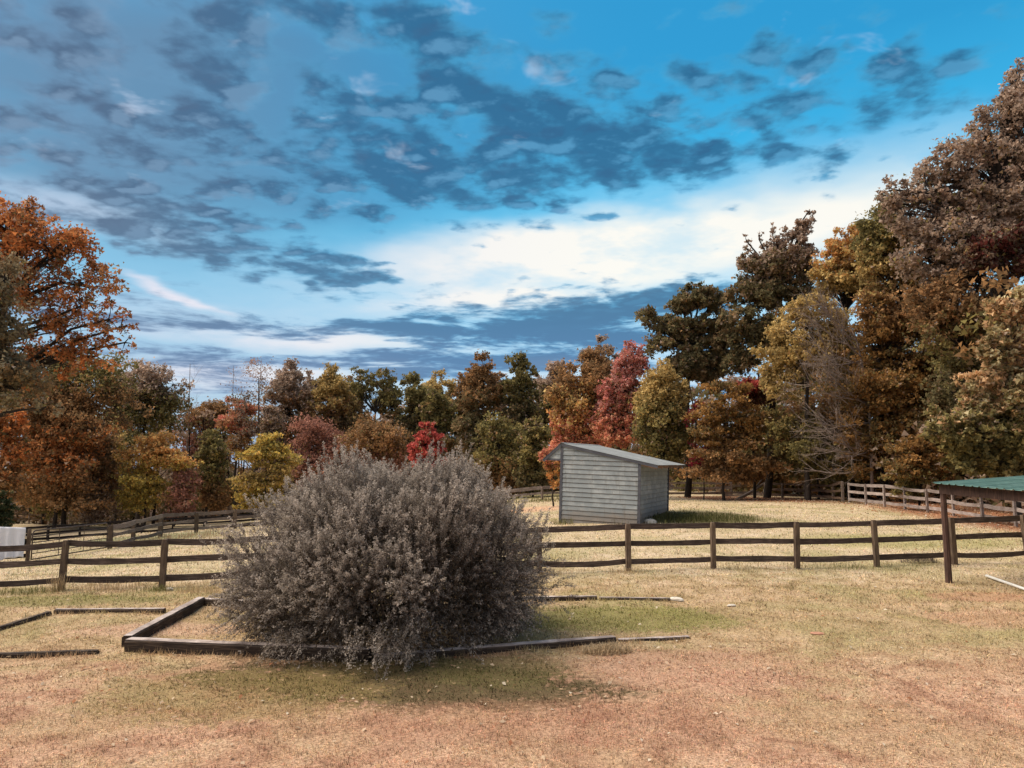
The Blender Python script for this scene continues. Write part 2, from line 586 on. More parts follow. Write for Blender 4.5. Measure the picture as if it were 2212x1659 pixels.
def turf_group():
    """colour of the ground cover by place: dead grass, green patches, painted bush and shed shade, clay, leaf litter"""
    g = bpy.data.node_groups.new('turf_color', 'ShaderNodeTree')
    g.interface.new_socket('Color', in_out='OUTPUT', socket_type='NodeSocketColor')
    t = NT(g)
    go = t.new('NodeGroupOutput')
    geo = t.new('ShaderNodeNewGeometry')
    pos = geo.outputs['Position']
    flat = t.map(pos, scale=(1, 1, 0))
    sep = t.new('ShaderNodeSeparateXYZ')
    t.put(sep.inputs[0], pos)
    nb = t.noise(flat, 0.33, 4, 0.6, 0.5)
    nm = t.noise(flat, 1.5, 5, 0.62, 0.6)
    nf = t.noise(flat, 9, 4, 0.65)
    wob = t.math('MULTIPLY_ADD', nm, 5.0, -2.5)
    yy = t.math('ADD', sep.outputs[1], wob)
    near = t.ramp(nm, [(0.30, (0.36, 0.20, 0.13)), (0.50, (0.53, 0.335, 0.222)), (0.72, (0.66, 0.455, 0.32))])
    yard = t.ramp(nm, [(0.30, (0.32, 0.24, 0.12)), (0.50, (0.51, 0.375, 0.22)), (0.72, (0.66, 0.49, 0.33))])
    field = t.ramp(nm, [(0.28, (0.42, 0.35, 0.19)), (0.50, (0.63, 0.515, 0.34)), (0.74, (0.80, 0.66, 0.51))])
    c = t.mix(t.step(yy, 10.5, 14.5), near, yard)
    c = t.mix(t.step(yy, 18.5, 22.0), c, field)
    # greener drifts
    gr = t.math('MULTIPLY', t.step(t.math('ADD', nb, t.math('MULTIPLY', nm, 0.35)), 0.62, 0.84, 0.0, 0.62), t.step(yy, 9, 14, 0.35, 1.0))
    c = t.mix(gr, c, (0.33, 0.31, 0.13))

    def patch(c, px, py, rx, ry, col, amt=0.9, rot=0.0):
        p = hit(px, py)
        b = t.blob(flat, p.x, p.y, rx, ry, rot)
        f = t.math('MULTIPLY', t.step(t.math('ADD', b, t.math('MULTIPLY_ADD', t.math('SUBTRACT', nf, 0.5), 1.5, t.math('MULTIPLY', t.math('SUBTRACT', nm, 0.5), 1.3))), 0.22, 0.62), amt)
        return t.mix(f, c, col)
    c = patch(c, 1340, 1335, 2.0, 1.0, (0.235, 0.235, 0.070), 0.8)
    c = patch(c, 860, 1470, 2.7, 0.95, (0.070, 0.064, 0.028), 0.92, -8)  # shade at the bush foot, painted into the grass colour
    c = patch(c, 1080, 1450, 1.0, 0.8, (0.13, 0.12, 0.045), 0.7)
    c = patch(c, 520, 1500, 1.6, 1.0, (0.26, 0.20, 0.075), 0.55)
    c = patch(c, 600, 1345, 1.2, 0.9, (0.20, 0.175, 0.06), 0.7)
    c = patch(c, 90, 1300, 2.4, 0.6, (0.22, 0.21, 0.075), 0.8)
    c = patch(c, 1500, 1118, 2.4, 2.2, (0.12, 0.12, 0.045), 0.95)  # the shed's shadow, painted in as dark green grass
    c = patch(c, 280, 1165, 4.5, 4.0, (0.42, 0.42, 0.22), 0.8)
    c = patch(c, 1165, 1072, 5.0, 5.0, (0.25, 0.23, 0.09), 0.75)
    c = patch(c, 1960, 1170, 3.5, 1.5, (0.38, 0.36, 0.15), 0.7)
    c = patch(c, 2110, 1290, 1.0, 0.55, (0.50, 0.28, 0.18), 0.6)
    c = patch(c, 2190, 1335, 1.5, 0.7, (0.52, 0.31, 0.20), 0.5)
    c = patch(c, 1500, 1440, 1.5, 0.9, (0.56, 0.34, 0.235), 0.6)
    c = patch(c, 1150, 1560, 2.0, 0.7, (0.38, 0.20, 0.13), 0.4)
    c = patch(c, 350, 1360, 1.4, 0.5, (0.58, 0.39, 0.27), 0.75)
    c = patch(c, 1160, 1100, 2.0, 3.0, (0.68, 0.44, 0.29), 0.8)
    # leaf litter blown against the right and back fences
    b1 = t.blob(flat, 23.5, 36, 3.4, 9.0, 0)
    b2 = t.blob(flat, 17.5, 56, 6.0, 2.6, -62)
    b3 = t.blob(flat, 30, 42, 7, 20, 0)
    lit = t.math('MAXIMUM', t.math('MAXIMUM', b1, b2), b3)
    lf = t.step(t.math('ADD', lit, t.math('MULTIPLY', t.math('SUBTRACT', nf, 0.5), 1.4)), 0.25, 0.65, 0.0, 0.9)
    c = t.mix(lf, c, t.ramp(nf, [(0.3, (0.16, 0.055, 0.03)), (0.55, (0.36, 0.15, 0.08)), (0.75, (0.55, 0.30, 0.18))]))
    # forest floor
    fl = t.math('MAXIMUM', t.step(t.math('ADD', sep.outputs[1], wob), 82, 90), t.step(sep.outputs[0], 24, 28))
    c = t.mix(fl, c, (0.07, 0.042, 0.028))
    t.put(go.inputs[0], c)
    return g


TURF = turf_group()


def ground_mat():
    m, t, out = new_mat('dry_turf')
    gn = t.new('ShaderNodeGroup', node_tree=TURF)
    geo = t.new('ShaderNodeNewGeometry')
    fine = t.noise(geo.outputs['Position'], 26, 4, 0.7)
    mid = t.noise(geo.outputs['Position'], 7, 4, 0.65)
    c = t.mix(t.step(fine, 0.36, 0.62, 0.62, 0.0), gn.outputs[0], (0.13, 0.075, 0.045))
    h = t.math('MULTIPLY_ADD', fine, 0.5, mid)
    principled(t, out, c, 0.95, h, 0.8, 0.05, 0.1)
    return m


def grass_mat():
    m, t, out = new_mat('grass_blades')
    gn = t.new('ShaderNodeGroup', node_tree=TURF)
    a = t.new('ShaderNodeAttribute', attribute_name='leaf_color')
    c = t.mix(1.0, gn.outputs[0], a.outputs['Color'], 'MULTIPLY')
    d = t.new('ShaderNodeBsdfDiffuse')
    t.put(d.inputs[0], c)
    tr = t.new('ShaderNodeBsdfTranslucent')
    t.put(tr.inputs[0], c)
    mx = t.new('ShaderNodeMixShader')
    mx.inputs[0].default_value = 0.3
    t.l.new(d.outputs[0], mx.inputs[1])
    t.l.new(tr.outputs[0], mx.inputs[2])
    t.l.new(mx.outputs[0], out.inputs[0])
    return m


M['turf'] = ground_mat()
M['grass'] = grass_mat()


def paint_mat(name, base, worn, rough=0.7):
    m, t, out = new_mat(name)
    geo = t.new('ShaderNodeNewGeometry')
    inf = t.new('ShaderNodeObjectInfo')
    v = t.map(geo.outputs['Position'], scale=(1.2, 1.2, 1.6))
    n = t.noise(v, 1.7, 5, 0.62, 0.4)
    g = t.noise(t.map(geo.outputs['Position'], scale=(2, 2, 40)), 2, 3, 0.6)
    c = t.mix(t.step(n, 0.42, 0.68), base, worn)
    c = t.mix(t.step(g, 0.5, 0.75, 0.0, 0.25), c, tuple(v * 0.5 for v in base))
    if name.startswith('grey_siding'):                      # splashed soil along the foot, runs of grime
        zz = t.new('ShaderNodeSeparateXYZ')
        t.put(zz.inputs[0], geo.outputs['Position'])
        st = t.noise(t.map(geo.outputs['Position'], scale=(5, 5, 0.5)), 2.0, 4, 0.6)
        c = t.mix(t.step(st, 0.52, 0.72, 0.0, 0.45), c, (0.15, 0.14, 0.12))
        mud = t.math('SUBTRACT', 1.15, t.math('MULTIPLY_ADD', n, -0.9, zz.outputs[2]))
        c = t.mix(t.step(mud, 0.25, 0.85, 0.0, 0.6), c, (0.21, 0.15, 0.10))
    hv = t.new('ShaderNodeHueSaturation')
    t.put(hv.inputs['Color'], c)
    t.put(hv.inputs['Value'], t.math('MULTIPLY_ADD', inf.outputs['Random'], 0.16, 0.92))
    principled(t, out, hv.outputs[0], rough, g, 0.2, 0.01)
    return m


M['siding'] = paint_mat('grey_siding_paint', (0.285, 0.32, 0.335), (0.41, 0.44, 0.445))
M['trim'] = paint_mat('slate_trim_paint', (0.085, 0.090, 0.11), (0.125, 0.128, 0.145))
M['rafter'] = paint_mat('raw_rafter_wood', (0.30, 0.19, 0.14), (0.40, 0.28, 0.22))
M['tin'] = paint_mat('pale_tin_roof', (0.21, 0.225, 0.225), (0.29, 0.305, 0.30), 0.65)
M['green_tin'] = paint_mat('green_tin_roof', (0.115, 0.215, 0.18), (0.16, 0.275, 0.235), 0.55)
M['gate_steel'] = paint_mat('rusty_gate_steel', (0.055, 0.038, 0.030), (0.11, 0.08, 0.065), 0.55)
M['cloth'] = paint_mat('white_cloth', (0.74, 0.75, 0.80), (0.80, 0.80, 0.84), 0.9)
M['white_pipe'] = paint_mat('white_plastic', (0.78, 0.77, 0.72), (0.82, 0.81, 0.78), 0.4)
M['stone'] = paint_mat('pale_stone', (0.55, 0.50, 0.43), (0.72, 0.68, 0.6), 0.9)
M['clay'] = paint_mat('red_clay', (0.40, 0.20, 0.13), (0.50, 0.29, 0.2), 0.95)
M['hay'] = paint_mat('dry_hay', (0.55, 0.42, 0.25), (0.45, 0.33, 0.18), 0.95)


# ------------------------------------------------------------------ ground sheet
def axis(breaks):
    out = [breaks[0][0]]
    for (a, b, s) in breaks:
        n = max(1, round((b - a) / s))
        out += [a + (b - a) * (i + 1) / n for i in range(n)]
    return np.array(out)


xs = axis([(-420, -100, 40), (-100, -46, 6), (-46, -16, 1.0), (-16, 16, 0.22), (16, 46, 1.0), (46, 100, 6), (100, 420, 40)])
ys = axis([(-120, 0, 20), (0, 5, 1), (5, 26, 0.22), (26, 90, 1.0), (90, 140, 6), (140, 460, 40)])
GX, GY = np.meshgrid(xs, ys)
GZ = ground(GX, GY)
nx, ny = len(xs), len(ys)
V = np.stack([GX, GY, GZ], -1).reshape(-1, 3)
I = (np.arange(ny - 1)[:, None] * nx + np.arange(nx - 1)[None]).ravel()
me = mesh_np('ground', V, np.stack([I, I + 1, I + nx + 1, I + nx], 1))
for p in me.polygons:
    p.use_smooth = True
struct('ground', me, M['turf'])


# ------------------------------------------------------------------ leaves and grass in numpy
def rand_dirs(n):
    v = RNG.normal(size=(n, 3))
    return v / np.linalg.norm(v, axis=1, keepdims=True)


def leaf_quads(P, N, size, width=0.55, T=None):
    """one folded diamond per leaf: centres P, normals N"""
    n = len(P)
    if T is None:
        T = rand_dirs(n)
    T = T - N * (T * N).sum(1, keepdims=True)
    T /= np.linalg.norm(T, axis=1, keepdims=True) + 1e-9
    B = np.cross(N, T)
    s = np.broadcast_to(np.asarray(size, float), (n,))[:, None]
    a = P - T * s * 0.5
    c = P + T * s * 0.5 - N * s * 0.10
    b = P + B * s * width * 0.5 + N * s * 0.08
    d = P - B * s * width * 0.5 + N * s * 0.08
    V = np.stack([a, b, c, d], 1).reshape(-1, 3)
    return V, np.arange(4 * n).reshape(-1, 4)


def leaf_tris(P, N, size, width=0.8, T=None):
    n = len(P)
    if T is None:
        T = rand_dirs(n)
    T = T - N * (T * N).sum(1, keepdims=True)
    T /= np.linalg.norm(T, axis=1, keepdims=True) + 1e-9
    B = np.cross(N, T)
    s = np.broadcast_to(np.asarray(size, float), (n,))[:, None]
    k = RNG.uniform(-0.25, 0.25, (n, 1))
    V = np.stack([P - T * s * 0.5 + B * s * k, P + T * s * 0.32 + B * s * width * 0.5, P + T * s * 0.32 - B * s * width * 0.5], 1).reshape(-1, 3)
    return V, np.arange(3 * n).reshape(-1, 3)


def blades(P, length, width, lean, flat, simple=False):
    """bent grass blades as two-segment strips: P base points"""
    n = len(P)
    ang = RNG.uniform(0, 2 * math.pi, n)
    D = np.stack([np.cos(ang), np.sin(ang), np.zeros(n)], 1)
    S = np.stack([-np.sin(ang), np.cos(ang), np.zeros(n)], 1)
    L = length[:, None]
    Wd = width[:, None]
    up = np.array([0, 0, 1.0])
    ln = lean[:, None]
    fl = flat[:, None]
    if simple:
        e = P + up * L * (1 - 0.45 * ln) * (1 - fl) + D * L * (0.75 * ln + 0.9 * fl) + up * 0.006
        V = np.stack([P - S * Wd * 1.2, P + S * Wd * 1.2, e], 1).reshape(-1, 3)
        return V, np.arange(3 * n).reshape(-1, 3)
    m = P + up * L * 0.6 * (1 - fl) + D * L * 0.28 * (ln + fl) + up * 0.008
    e = P + up * L * (1 - 0.45 * ln) * (1 - fl) + D * L * (0.75 * ln + 0.9 * fl) + up * 0.006
    V = np.stack([P - S * Wd, P + S * Wd, m + S * Wd * 0.8, m - S * Wd * 0.8, e], 1).reshape(-1, 3)
    k = np.arange(n)[:, None] * 5
    tri = np.concatenate([k + np.array([[0, 1, 2]]), k + np.array([[0, 2, 3]]), k + np.array([[3, 2, 4]])], 1).reshape(-1, 3)
    return V, tri


def grass_zone(y0, y1, n, l0, l1, w0, w1, flatp, simple=False):
    Y = np.sqrt(RNG.uniform(y0 * y0, y1 * y1, n))
    X = RNG.uniform(-1, 1, n) * (0.72 * Y + 1.0)
    # blades stand in clumps
    keep = RNG.uniform(size=n) < 0.45 + 0.55 * (np.sin(X * 3.1 + np.sin(Y * 2.3) * 2) * np.sin(Y * 3.7 + np.sin(X * 1.9) * 2) > -0.25)
    X, Y = X[keep], Y[keep]
    n = len(X)
    P = np.stack([X, Y, ground(X, Y) - 0.004], 1)
    L = RNG.uniform(l0, l1, n) * RNG.uniform(0.6, 1.25, n)
    tall = RNG.uniform(size=n) < 0.012
    L[tall] *= 2.2
    # tufts: neighbouring blades share a tone
    cell = 0.10 if y0 < 16 else 0.2
    h = np.sin(np.floor(X / cell + 0.4 * np.sin(Y * 9)) * 12.9898 + np.floor(Y / cell + 0.4 * np.sin(X * 7)) * 78.233) * 43758.5453
    h = h - np.floor(h)
    fl = (RNG.uniform(size=n) < flatp)
    v = (RNG.uniform(0.6, 1.35, n) * (0.62 + 0.72 * h) * np.where(fl, 1.35, 0.95))[:, None]
    V, T = blades(P, L, RNG.uniform(w0, w1, n), RNG.uniform(0.2, 1.0, n), np.where(fl, RNG.uniform(0.75, 1.0, n), RNG.uniform(0, 0.5, n)), simple)
    col = v * np.array([1, 1, 1.0]) * (1 + RNG.normal(size=(n, 3)) * 0.06)
    return V, T, col if simple else np.repeat(col, 3, 0)


def build_grass():
    Vs, Ts, Cs = [], [], []
    k = 0
    for z in ((7.0, 10.5, 66000, 0.03, 0.065, 0.0024, 0.0046, 0.45), (10.5, 16, 110000, 0.035, 0.08, 0.004, 0.008, 0.4, True),
              (16, 24, 95000, 0.05, 0.11, 0.006, 0.012, 0.35, True), (24, 36, 60000, 0.06, 0.14, 0.010, 0.018, 0.35, True), (36, 62, 36000, 0.08, 0.17, 0.018, 0.03, 0.35, True)):
        V, T, c = grass_zone(*z)
        Vs.append(V)
        Ts.append(T + k)
        Cs.append(c)
        k += len(V)
    for (a, b) in TIMBERS:                              # unmown grass against the timbers
        A, B = hit(*a), hit(*b)
        n = int(260 * (B - A).length)
        f = RNG.uniform(0, 1, n)
        X = A.x + (B.x - A.x) * f + RNG.normal(0, 0.05, n)
        Y = A.y + (B.y - A.y) * f + np.where(RNG.uniform(size=n) < 0.6, RNG.normal(-0.06, 0.05, n), RNG.normal(0.27, 0.06, n))
        keep = np.sin(X * 4 + np.sin(X * 11)) + RNG.normal(0, 0.5, n) > -0.3
        X, Y = X[keep], Y[keep]
        n = len(X)
        P = np.stack([X, Y, ground(X, Y)], 1)
        V, T = blades(P, RNG.uniform(0.05, 0.17, n), RNG.uniform(0.003, 0.006, n), RNG.uniform(0.2, 1.0, n), np.zeros(n), True)
        Vs.append(V)
        Ts.append(T + k)
        Cs.append(RNG.uniform(0.6, 1.5, (n, 1)) * np.ones((1, 3)))
        k += len(V)
    me = mesh_np('grass', np.concatenate(Vs), np.concatenate(Ts), 3)
    face_color(me, 'leaf_color', np.concatenate(Cs))
    o = link('grass', me, M['grass'])
    tag(o, 'short dry tan and olive grass covering the yard and the paddock', 'grass', kind='stuff')


TIMBERS = [((268, 1409), (795, 1432)), ((812, 1432), (1332, 1391)), ((1338, 1389), (1492, 1383)), ((262, 1398), (424, 1309)), ((430, 1309), (700, 1322)),
           ((1100, 1299), (1290, 1296)), ((1295, 1297), (1448, 1299)), ((116, 1327), (352, 1326)), ((-40, 1378), (112, 1329)), ((-60, 1424), (208, 1415))]
build_grass()


def build_fallen_leaves():
    P, S, Cc = [], [], []
    pale = np.array([(0.58, 0.46, 0.33), (0.72, 0.63, 0.50), (0.5, 0.33, 0.2), (0.42, 0.2, 0.11)])

    def zone(n, fx, fy, s0, s1, w):
        X, Y = fx(n), fy(n)
        P.append(np.stack([X, Y, ground(X, Y) + RNG.uniform(0.015, 0.045, n)], 1))
        S.append(RNG.uniform(s0, s1, n))
        Cc.append(pale[RNG.choice(4, n, p=w)] * RNG.uniform(0.8, 1.15, (n, 1)))

    def fan(y0, y1):
        st = {}

        def fy(n):
            st['y'] = np.sqrt(RNG.uniform(y0 * y0, y1 * y1, n))
            return st['y']

        def fx(n):
            return None
        return st, fy
    Y = np.sqrt(RNG.uniform(7.2 ** 2, 14 ** 2, 420))
    X = RNG.uniform(-0.7, 0.7, 420) * Y
    zone(420, lambda n: X, lambda n: Y, 0.04, 0.095, (0.40, 0.35, 0.15, 0.1))
    Y2 = np.sqrt(RNG.uniform(14 ** 2, 30 ** 2, 650))
    X2 = RNG.uniform(-0.7, 0.7, 650) * Y2
    zone(650, lambda n: X2, lambda n: Y2, 0.05, 0.10, (0.4, 0.3, 0.15, 0.15))
    zone(2600, lambda n: RNG.normal(22.5, 2.2, n), lambda n: RNG.uniform(24, 50, n), 0.08, 0.17, (0.2, 0.08, 0.32, 0.4))
    t_ = RNG.uniform(0, 1, 900)
    zone(900, lambda n: 21 - 7 * t_ + RNG.normal(0, 1.2, n), lambda n: 48 + 13 * t_ + RNG.normal(0, 1.2, n), 0.08, 0.17, (0.2, 0.08, 0.32, 0.4))
    P_, S_, C_ = np.concatenate(P), np.concatenate(S), np.concatenate(Cc)
    N = rand_dirs(len(P_)) * 0.55 + np.array([0, 0, 1.0])
    N /= np.linalg.norm(N, axis=1, keepdims=True)
    V, Q = leaf_quads(P_, N, S_, 0.6)
    me = mesh_np('fallen_leaves', V, Q)
    face_color(me, 'leaf_color', C_)
    tag(link('fallen_leaves', me, M['leaf']), 'pale and rust fallen leaves scattered over the dry grass', 'leaves', kind='stuff')


build_fallen_leaves()

# ------------------------------------------------------------------ fences
RAILS = (0.93, 0.575, 0.20)


def fence(name, label, posts, H, pm, rm, group, fr=RAILS, rail_h=0.15, wob=0.011, post_w=0.13, skip=(), rail_t=0.04, thick=None):
    """posts: (x, y) or (x, y, height, lean) on the ground; every post and every rail is a part"""
    bx, by = posts[0][:2]
    root = thing(name, label, 'fence', (bx, by, gz(bx, by)), group)
    tops = []
    for i, p in enumerate(posts):
        x, y = p[:2]
        h = p[2] if len(p) > 2 else H * random.uniform(0.97, 1.04)
        lean = p[3] if len(p) > 3 else random.uniform(-0.03, 0.03)
        z = gz(x, y)
        b = Vector((x, y, z - 0.25))
        tp = Vector((x + lean * h, y + random.uniform(-0.02, 0.02), z + h))
        mb = MB(root.location)
        n = Vector((posts[min(i + 1, len(posts) - 1)][0] - posts[max(i - 1, 0)][0], posts[min(i + 1, len(posts) - 1)][1] - posts[max(i - 1, 0)][1], 0)).normalized()
        s = Vector((n.y, -n.x, 0))
        w = post_w * random.uniform(0.92, 1.1)
        rings = []
        for f in (0, 0.45, 0.93, 1.0):
            c = b.lerp(tp, f)
            k = w / 2 * (0.8 if f == 1.0 else 1.0) * random.uniform(0.95, 1.04)
            rings.append([c - n * k - s * k, c + n * k - s * k, c + n * k + s * k, c - n * k + s * k])
        mb.rings(rings)
        mb.build('post', pm, root)
        tops.append((b, tp, h, n, s, w))
    for i in range(len(posts) - 1):
        b0, t0, h0, n0, s0, w0 = tops[i]
        b1, t1, h1, n1, s1, w1 = tops[i + 1]
        d = (t1 - t0).normalized()
        side = Vector((d.y, -d.x, 0)).normalized()
        if side.y > 0:
            side = -side
        for j, f in enumerate(fr):
            if (i, j) in skip:
                continue
            g0 = (f * h0 + 0.25) / (h0 + 0.25)
            g1 = (f * h1 + 0.25) / (h1 + 0.25)
            offs = -side * (max(w0, w1) / 2 + rail_t / 2 - 0.012)
            p0 = b0.lerp(t0, g0) + offs + d * 0.004 + Vector((0, 0, random.uniform(-0.012, 0.012)))
            p1 = b1.lerp(t1, g1) + offs - d * 0.004 + Vector((0, 0, random.uniform(-0.012, 0.012)))
            mb = MB(root.location)
            hh = rail_h * random.uniform(0.92, 1.08)
            if thick and j == 0:
                hh *= thick
            mb.plank(p0, p1, hh, rail_t, 6, wob, sag=random.uniform(-0.01, 0.02) + (0.035 if random.random() < 0.18 else 0))
            mb.build('rail', rm, root)
    return root


def fp(px, D):
    return ((px - CX) / F * D * 0.9948, D)


# the front fence crosses the whole picture and passes behind the bush
front = [(-75, 19.3), (-0.0 + 148, 19.5), (362, 19.72), (563, 20.1), (763, 20.45), (963, 20.75), (1165, 21.05), (1354, 21.35), (1535, 21.7), (1713, 22.0), (1884, 22.35), (2049, 22.7), (2209, 23.0), (2365, 23.35)]
hts = [1.22, 1.23, 1.23, 1.22, 1.22, 1.22, 1.24, 1.29, 1.28, 1.32, 1.34, 1.36, 1.40, 1.40]
leans = [0.05, 0.06, 0.03, 0, 0, 0, -0.01, 0.0, 0.01, 0.02, -0.03, -0.02, -0.07, -0.05]
fence('front_fence', 'brown three rail wooden fence crossing the yard just behind the big grey bush', [(*fp(a, d), h, l) for (a, d), h, l in zip(front, hts, leans)],
      1.28, M['post'], M['rail'], 'wooden rail fences')
# right paddock edge, pale and bright, running away along the wood
rp = [(21.1, y) for y in np.arange(25.4, 48.2, 2.25)]
fence('side_fence', 'pale weathered three rail fence running along the right edge of the woods', rp, 1.22, M['pale_rail'], M['pale_rail'], 'wooden rail fences', post_w=0.10, rail_h=0.16)
# back fence in the shade, from the corner to the leaning branch
bp = [(21.0, 48.6, 1.35), fp(1797, 51.0), fp(1737, 54.5), fp(1687, 56.6), fp(1650, 58.3)]
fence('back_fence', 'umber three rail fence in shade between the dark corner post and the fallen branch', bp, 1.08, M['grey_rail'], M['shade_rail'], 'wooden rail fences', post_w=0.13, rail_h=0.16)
bq = [fp(1578, 61.5), fp(1489, 63.0), fp(1405, 64.0), fp(1320, 64.5)]
fence('paddock_fence', 'pinkish grey three rail fence just right of the shed at the back of the paddock', bq, 1.12, M['grey_rail'], M['grey_rail'], 'wooden rail fences', post_w=0.16, rail_h=0.17)
bl_ = [fp(1260, 63.5), fp(1171, 62), fp(1100, 61), fp(1030, 60.5)]
fence('log_fence', 'grey fence with a thick top log showing between the bush and the shed', bl_, 1.02, M['grey_rail'], M['pale_rail'], 'wooden rail fences', thick=1.7, fr=(0.93, 0.5), rail_h=0.16, post_w=0.14)
# left: gate, corner run, lower dark fence, far fence under the trees
gl = at(59, 1213, 32)
gr = at(237, 1187, 38.2)
co = at(346, 1159, 46)
fence('corner_fence', 'brown weathered fence climbing from the metal gate to a corner post then towards the bush',
      [(gr.x, gr.y, 1.17, 0), (*fp(296, 42), 1.2, 0), (co.x, co.y, 1.3, 0), (*fp(430, 48.6), 1.25, 0), (*fp(512, 51), 1.25, 0), (*fp(590, 53.5), 1.25, 0), (*fp(665, 56), 1.25, 0)], 1.25, M['post'], M['grey_rail'], 'wooden rail fences', rail_h=0.17, post_w=0.19, wob=0.02, thick=1.35)
fence('cloth_fence', 'dark fence section under the white cloth left of the metal gate', [(gl.x, gl.y, 1.34, 0.0), (gl.x - 2.3, gl.y - 0.8, 1.3, 0), (gl.x - 4.6, gl.y - 1.6, 1.3, 0)], 1.3, M['post'], M['dark_rail'], 'wooden rail fences')
fence('lower_fence', 'black three rail fence down in the hollow behind the metal gate', [fp(-30, 52), fp(42, 54), fp(113, 56), fp(181, 58), fp(246, 59), fp(313, 60), fp(379, 61), fp(446, 62), fp(512, 63), fp(580, 64)],
      1.05, M['dark_rail'], M['dark_rail'], 'wooden rail fences', fr=(0.93, 0.53, 0.13), rail_h=0.17)
fence('far_fence', 'thin faded two rail fence under the left trees beyond the hollow', [fp(-20, 68), fp(24, 70), fp(71, 73), fp(113, 75), fp(157, 77), fp(199, 79), fp(245, 81), fp(290, 83)],
      1.05, M['grey_rail'], M['grey_rail'], 'wooden rail fences', fr=(0.9, 0.5), rail_h=0.13, post_w=0.12)


# ------------------------------------------------------------------ metal gate and the cloth
def build_gate():
    a = at(67, 1213, 32.3)
    b = at(230, 1187, 37.9)
    za, zb = gz(a.x, a.y) + 0.06, gz(b.x, b.y) + 0.10
    a.z, b.z = za, zb
    root = thing('metal_gate', 'rusty six bar tubular steel gate standing left of the grey corner fence', 'gate', a)
    d = (b - a)
    up = Vector((0, 0, 1))
    H = 1.18
    r = 0.028
    fr = MB(root.location)
    L = d.length
    u = d.normalized()
    path = [a, a + up * (H - 0.18)]
    for k in range(1, 5):
        t = k / 4 * math.pi / 2
        path.append(a + up * (H - 0.18 + 0.18 * math.sin(t)) + u * 0.18 * (1 - math.cos(t)))
    for k in range(0, 5):
        t = k / 4 * math.pi / 2
        path.append(b + up * (H - 0.18 + 0.18 * math.cos(t)) - u * 0.18 * (1 - math.sin(t)))
    path += [b, a]
    fr.tube(path, r, 8)
    fr.build('frame', M['gate_steel'], root, True)
    for f in (0.20, 0.38, 0.58, 0.79):
        m = MB(root.location)
        m.tube([a + up * H * f, b + up * H * f], r * 0.8, 6)
        m.build('bar', M['gate_steel'], root, True)
    for f in (0.33, 0.66):
        m = MB(root.location)
        p = a.lerp(b, f) - u.cross(up) * 0.03
        m.box(p - u * 0.02, u * 0.04, u.cross(up) * 0.012, up * H)
        m.build('brace', M['gate_steel'], root)
    for q in (0.25, 0.9):
        m = MB(root.location)
        p = b + up * H * q
        m.tube([p, p + u * 0.16], 0.02, 6)
        m.build('hinge', M['gate_steel'], root)


build_gate()


def build_cloth():
    p1 = at(56, 1141, 31.75)
    p0 = at(-95, 1136, 30.6)
    u = (p1 - p0)
    W = u.length
    u.normalize()
    n = Vector((u.y, -u.x, 0)).normalized()
    if n.y > 0:
        n = -n
    nu, nv = 72, 26
    V = []
    front_drop = 1.24
    for j in range(nv):
        f = j / (nv - 1)
        for i in range(nu):
            s = i / (nu - 1)
            fold = 0.5 + 0.5 * math.sin(s * 34 + 1.4 * math.sin(s * 9))
            if f < 0.12:                                     # short tail behind the rail
                k = f / 0.12
                off, dz = -0.07, -0.35 * (1 - k)
            else:
                k = (f - 0.12) / 0.88
                drop = front_drop * (1 + 0.05 * math.sin(s * 12) + 0.03 * math.sin(s * 31))
                off, dz = 0.045 + (0.02 + 0.15 * k) * fold + 0.05 * k, -drop * k
            p = p0 + u * (W * s - 0.03 * fold * (1 if f > 0.3 else 0)) + n * off
            V.append((p.x, p.y, p.z + dz + 0.02))
    Q = [(j * nu + i, j * nu + i + 1, (j + 1) * nu + i + 1, (j + 1) * nu + i) for j in range(nv - 1) for i in range(nu - 1)]
    me = bpy.data.meshes.new('cloth')
    o0 = p1
    me.from_pydata([tuple(Vector(v) - o0) for v in V], [], Q)
    for p in me.polygons:
        p.use_smooth = True
    o = link('cloth', me, M['cloth'])
    o.location = o0
    md = o.modifiers.new('thickness', 'SOLIDIFY')
    md.thickness = 0.008
    tag(o, 'white cloth sheet hanging over the fence at the left edge beside the gate', 'cloth')


build_cloth()


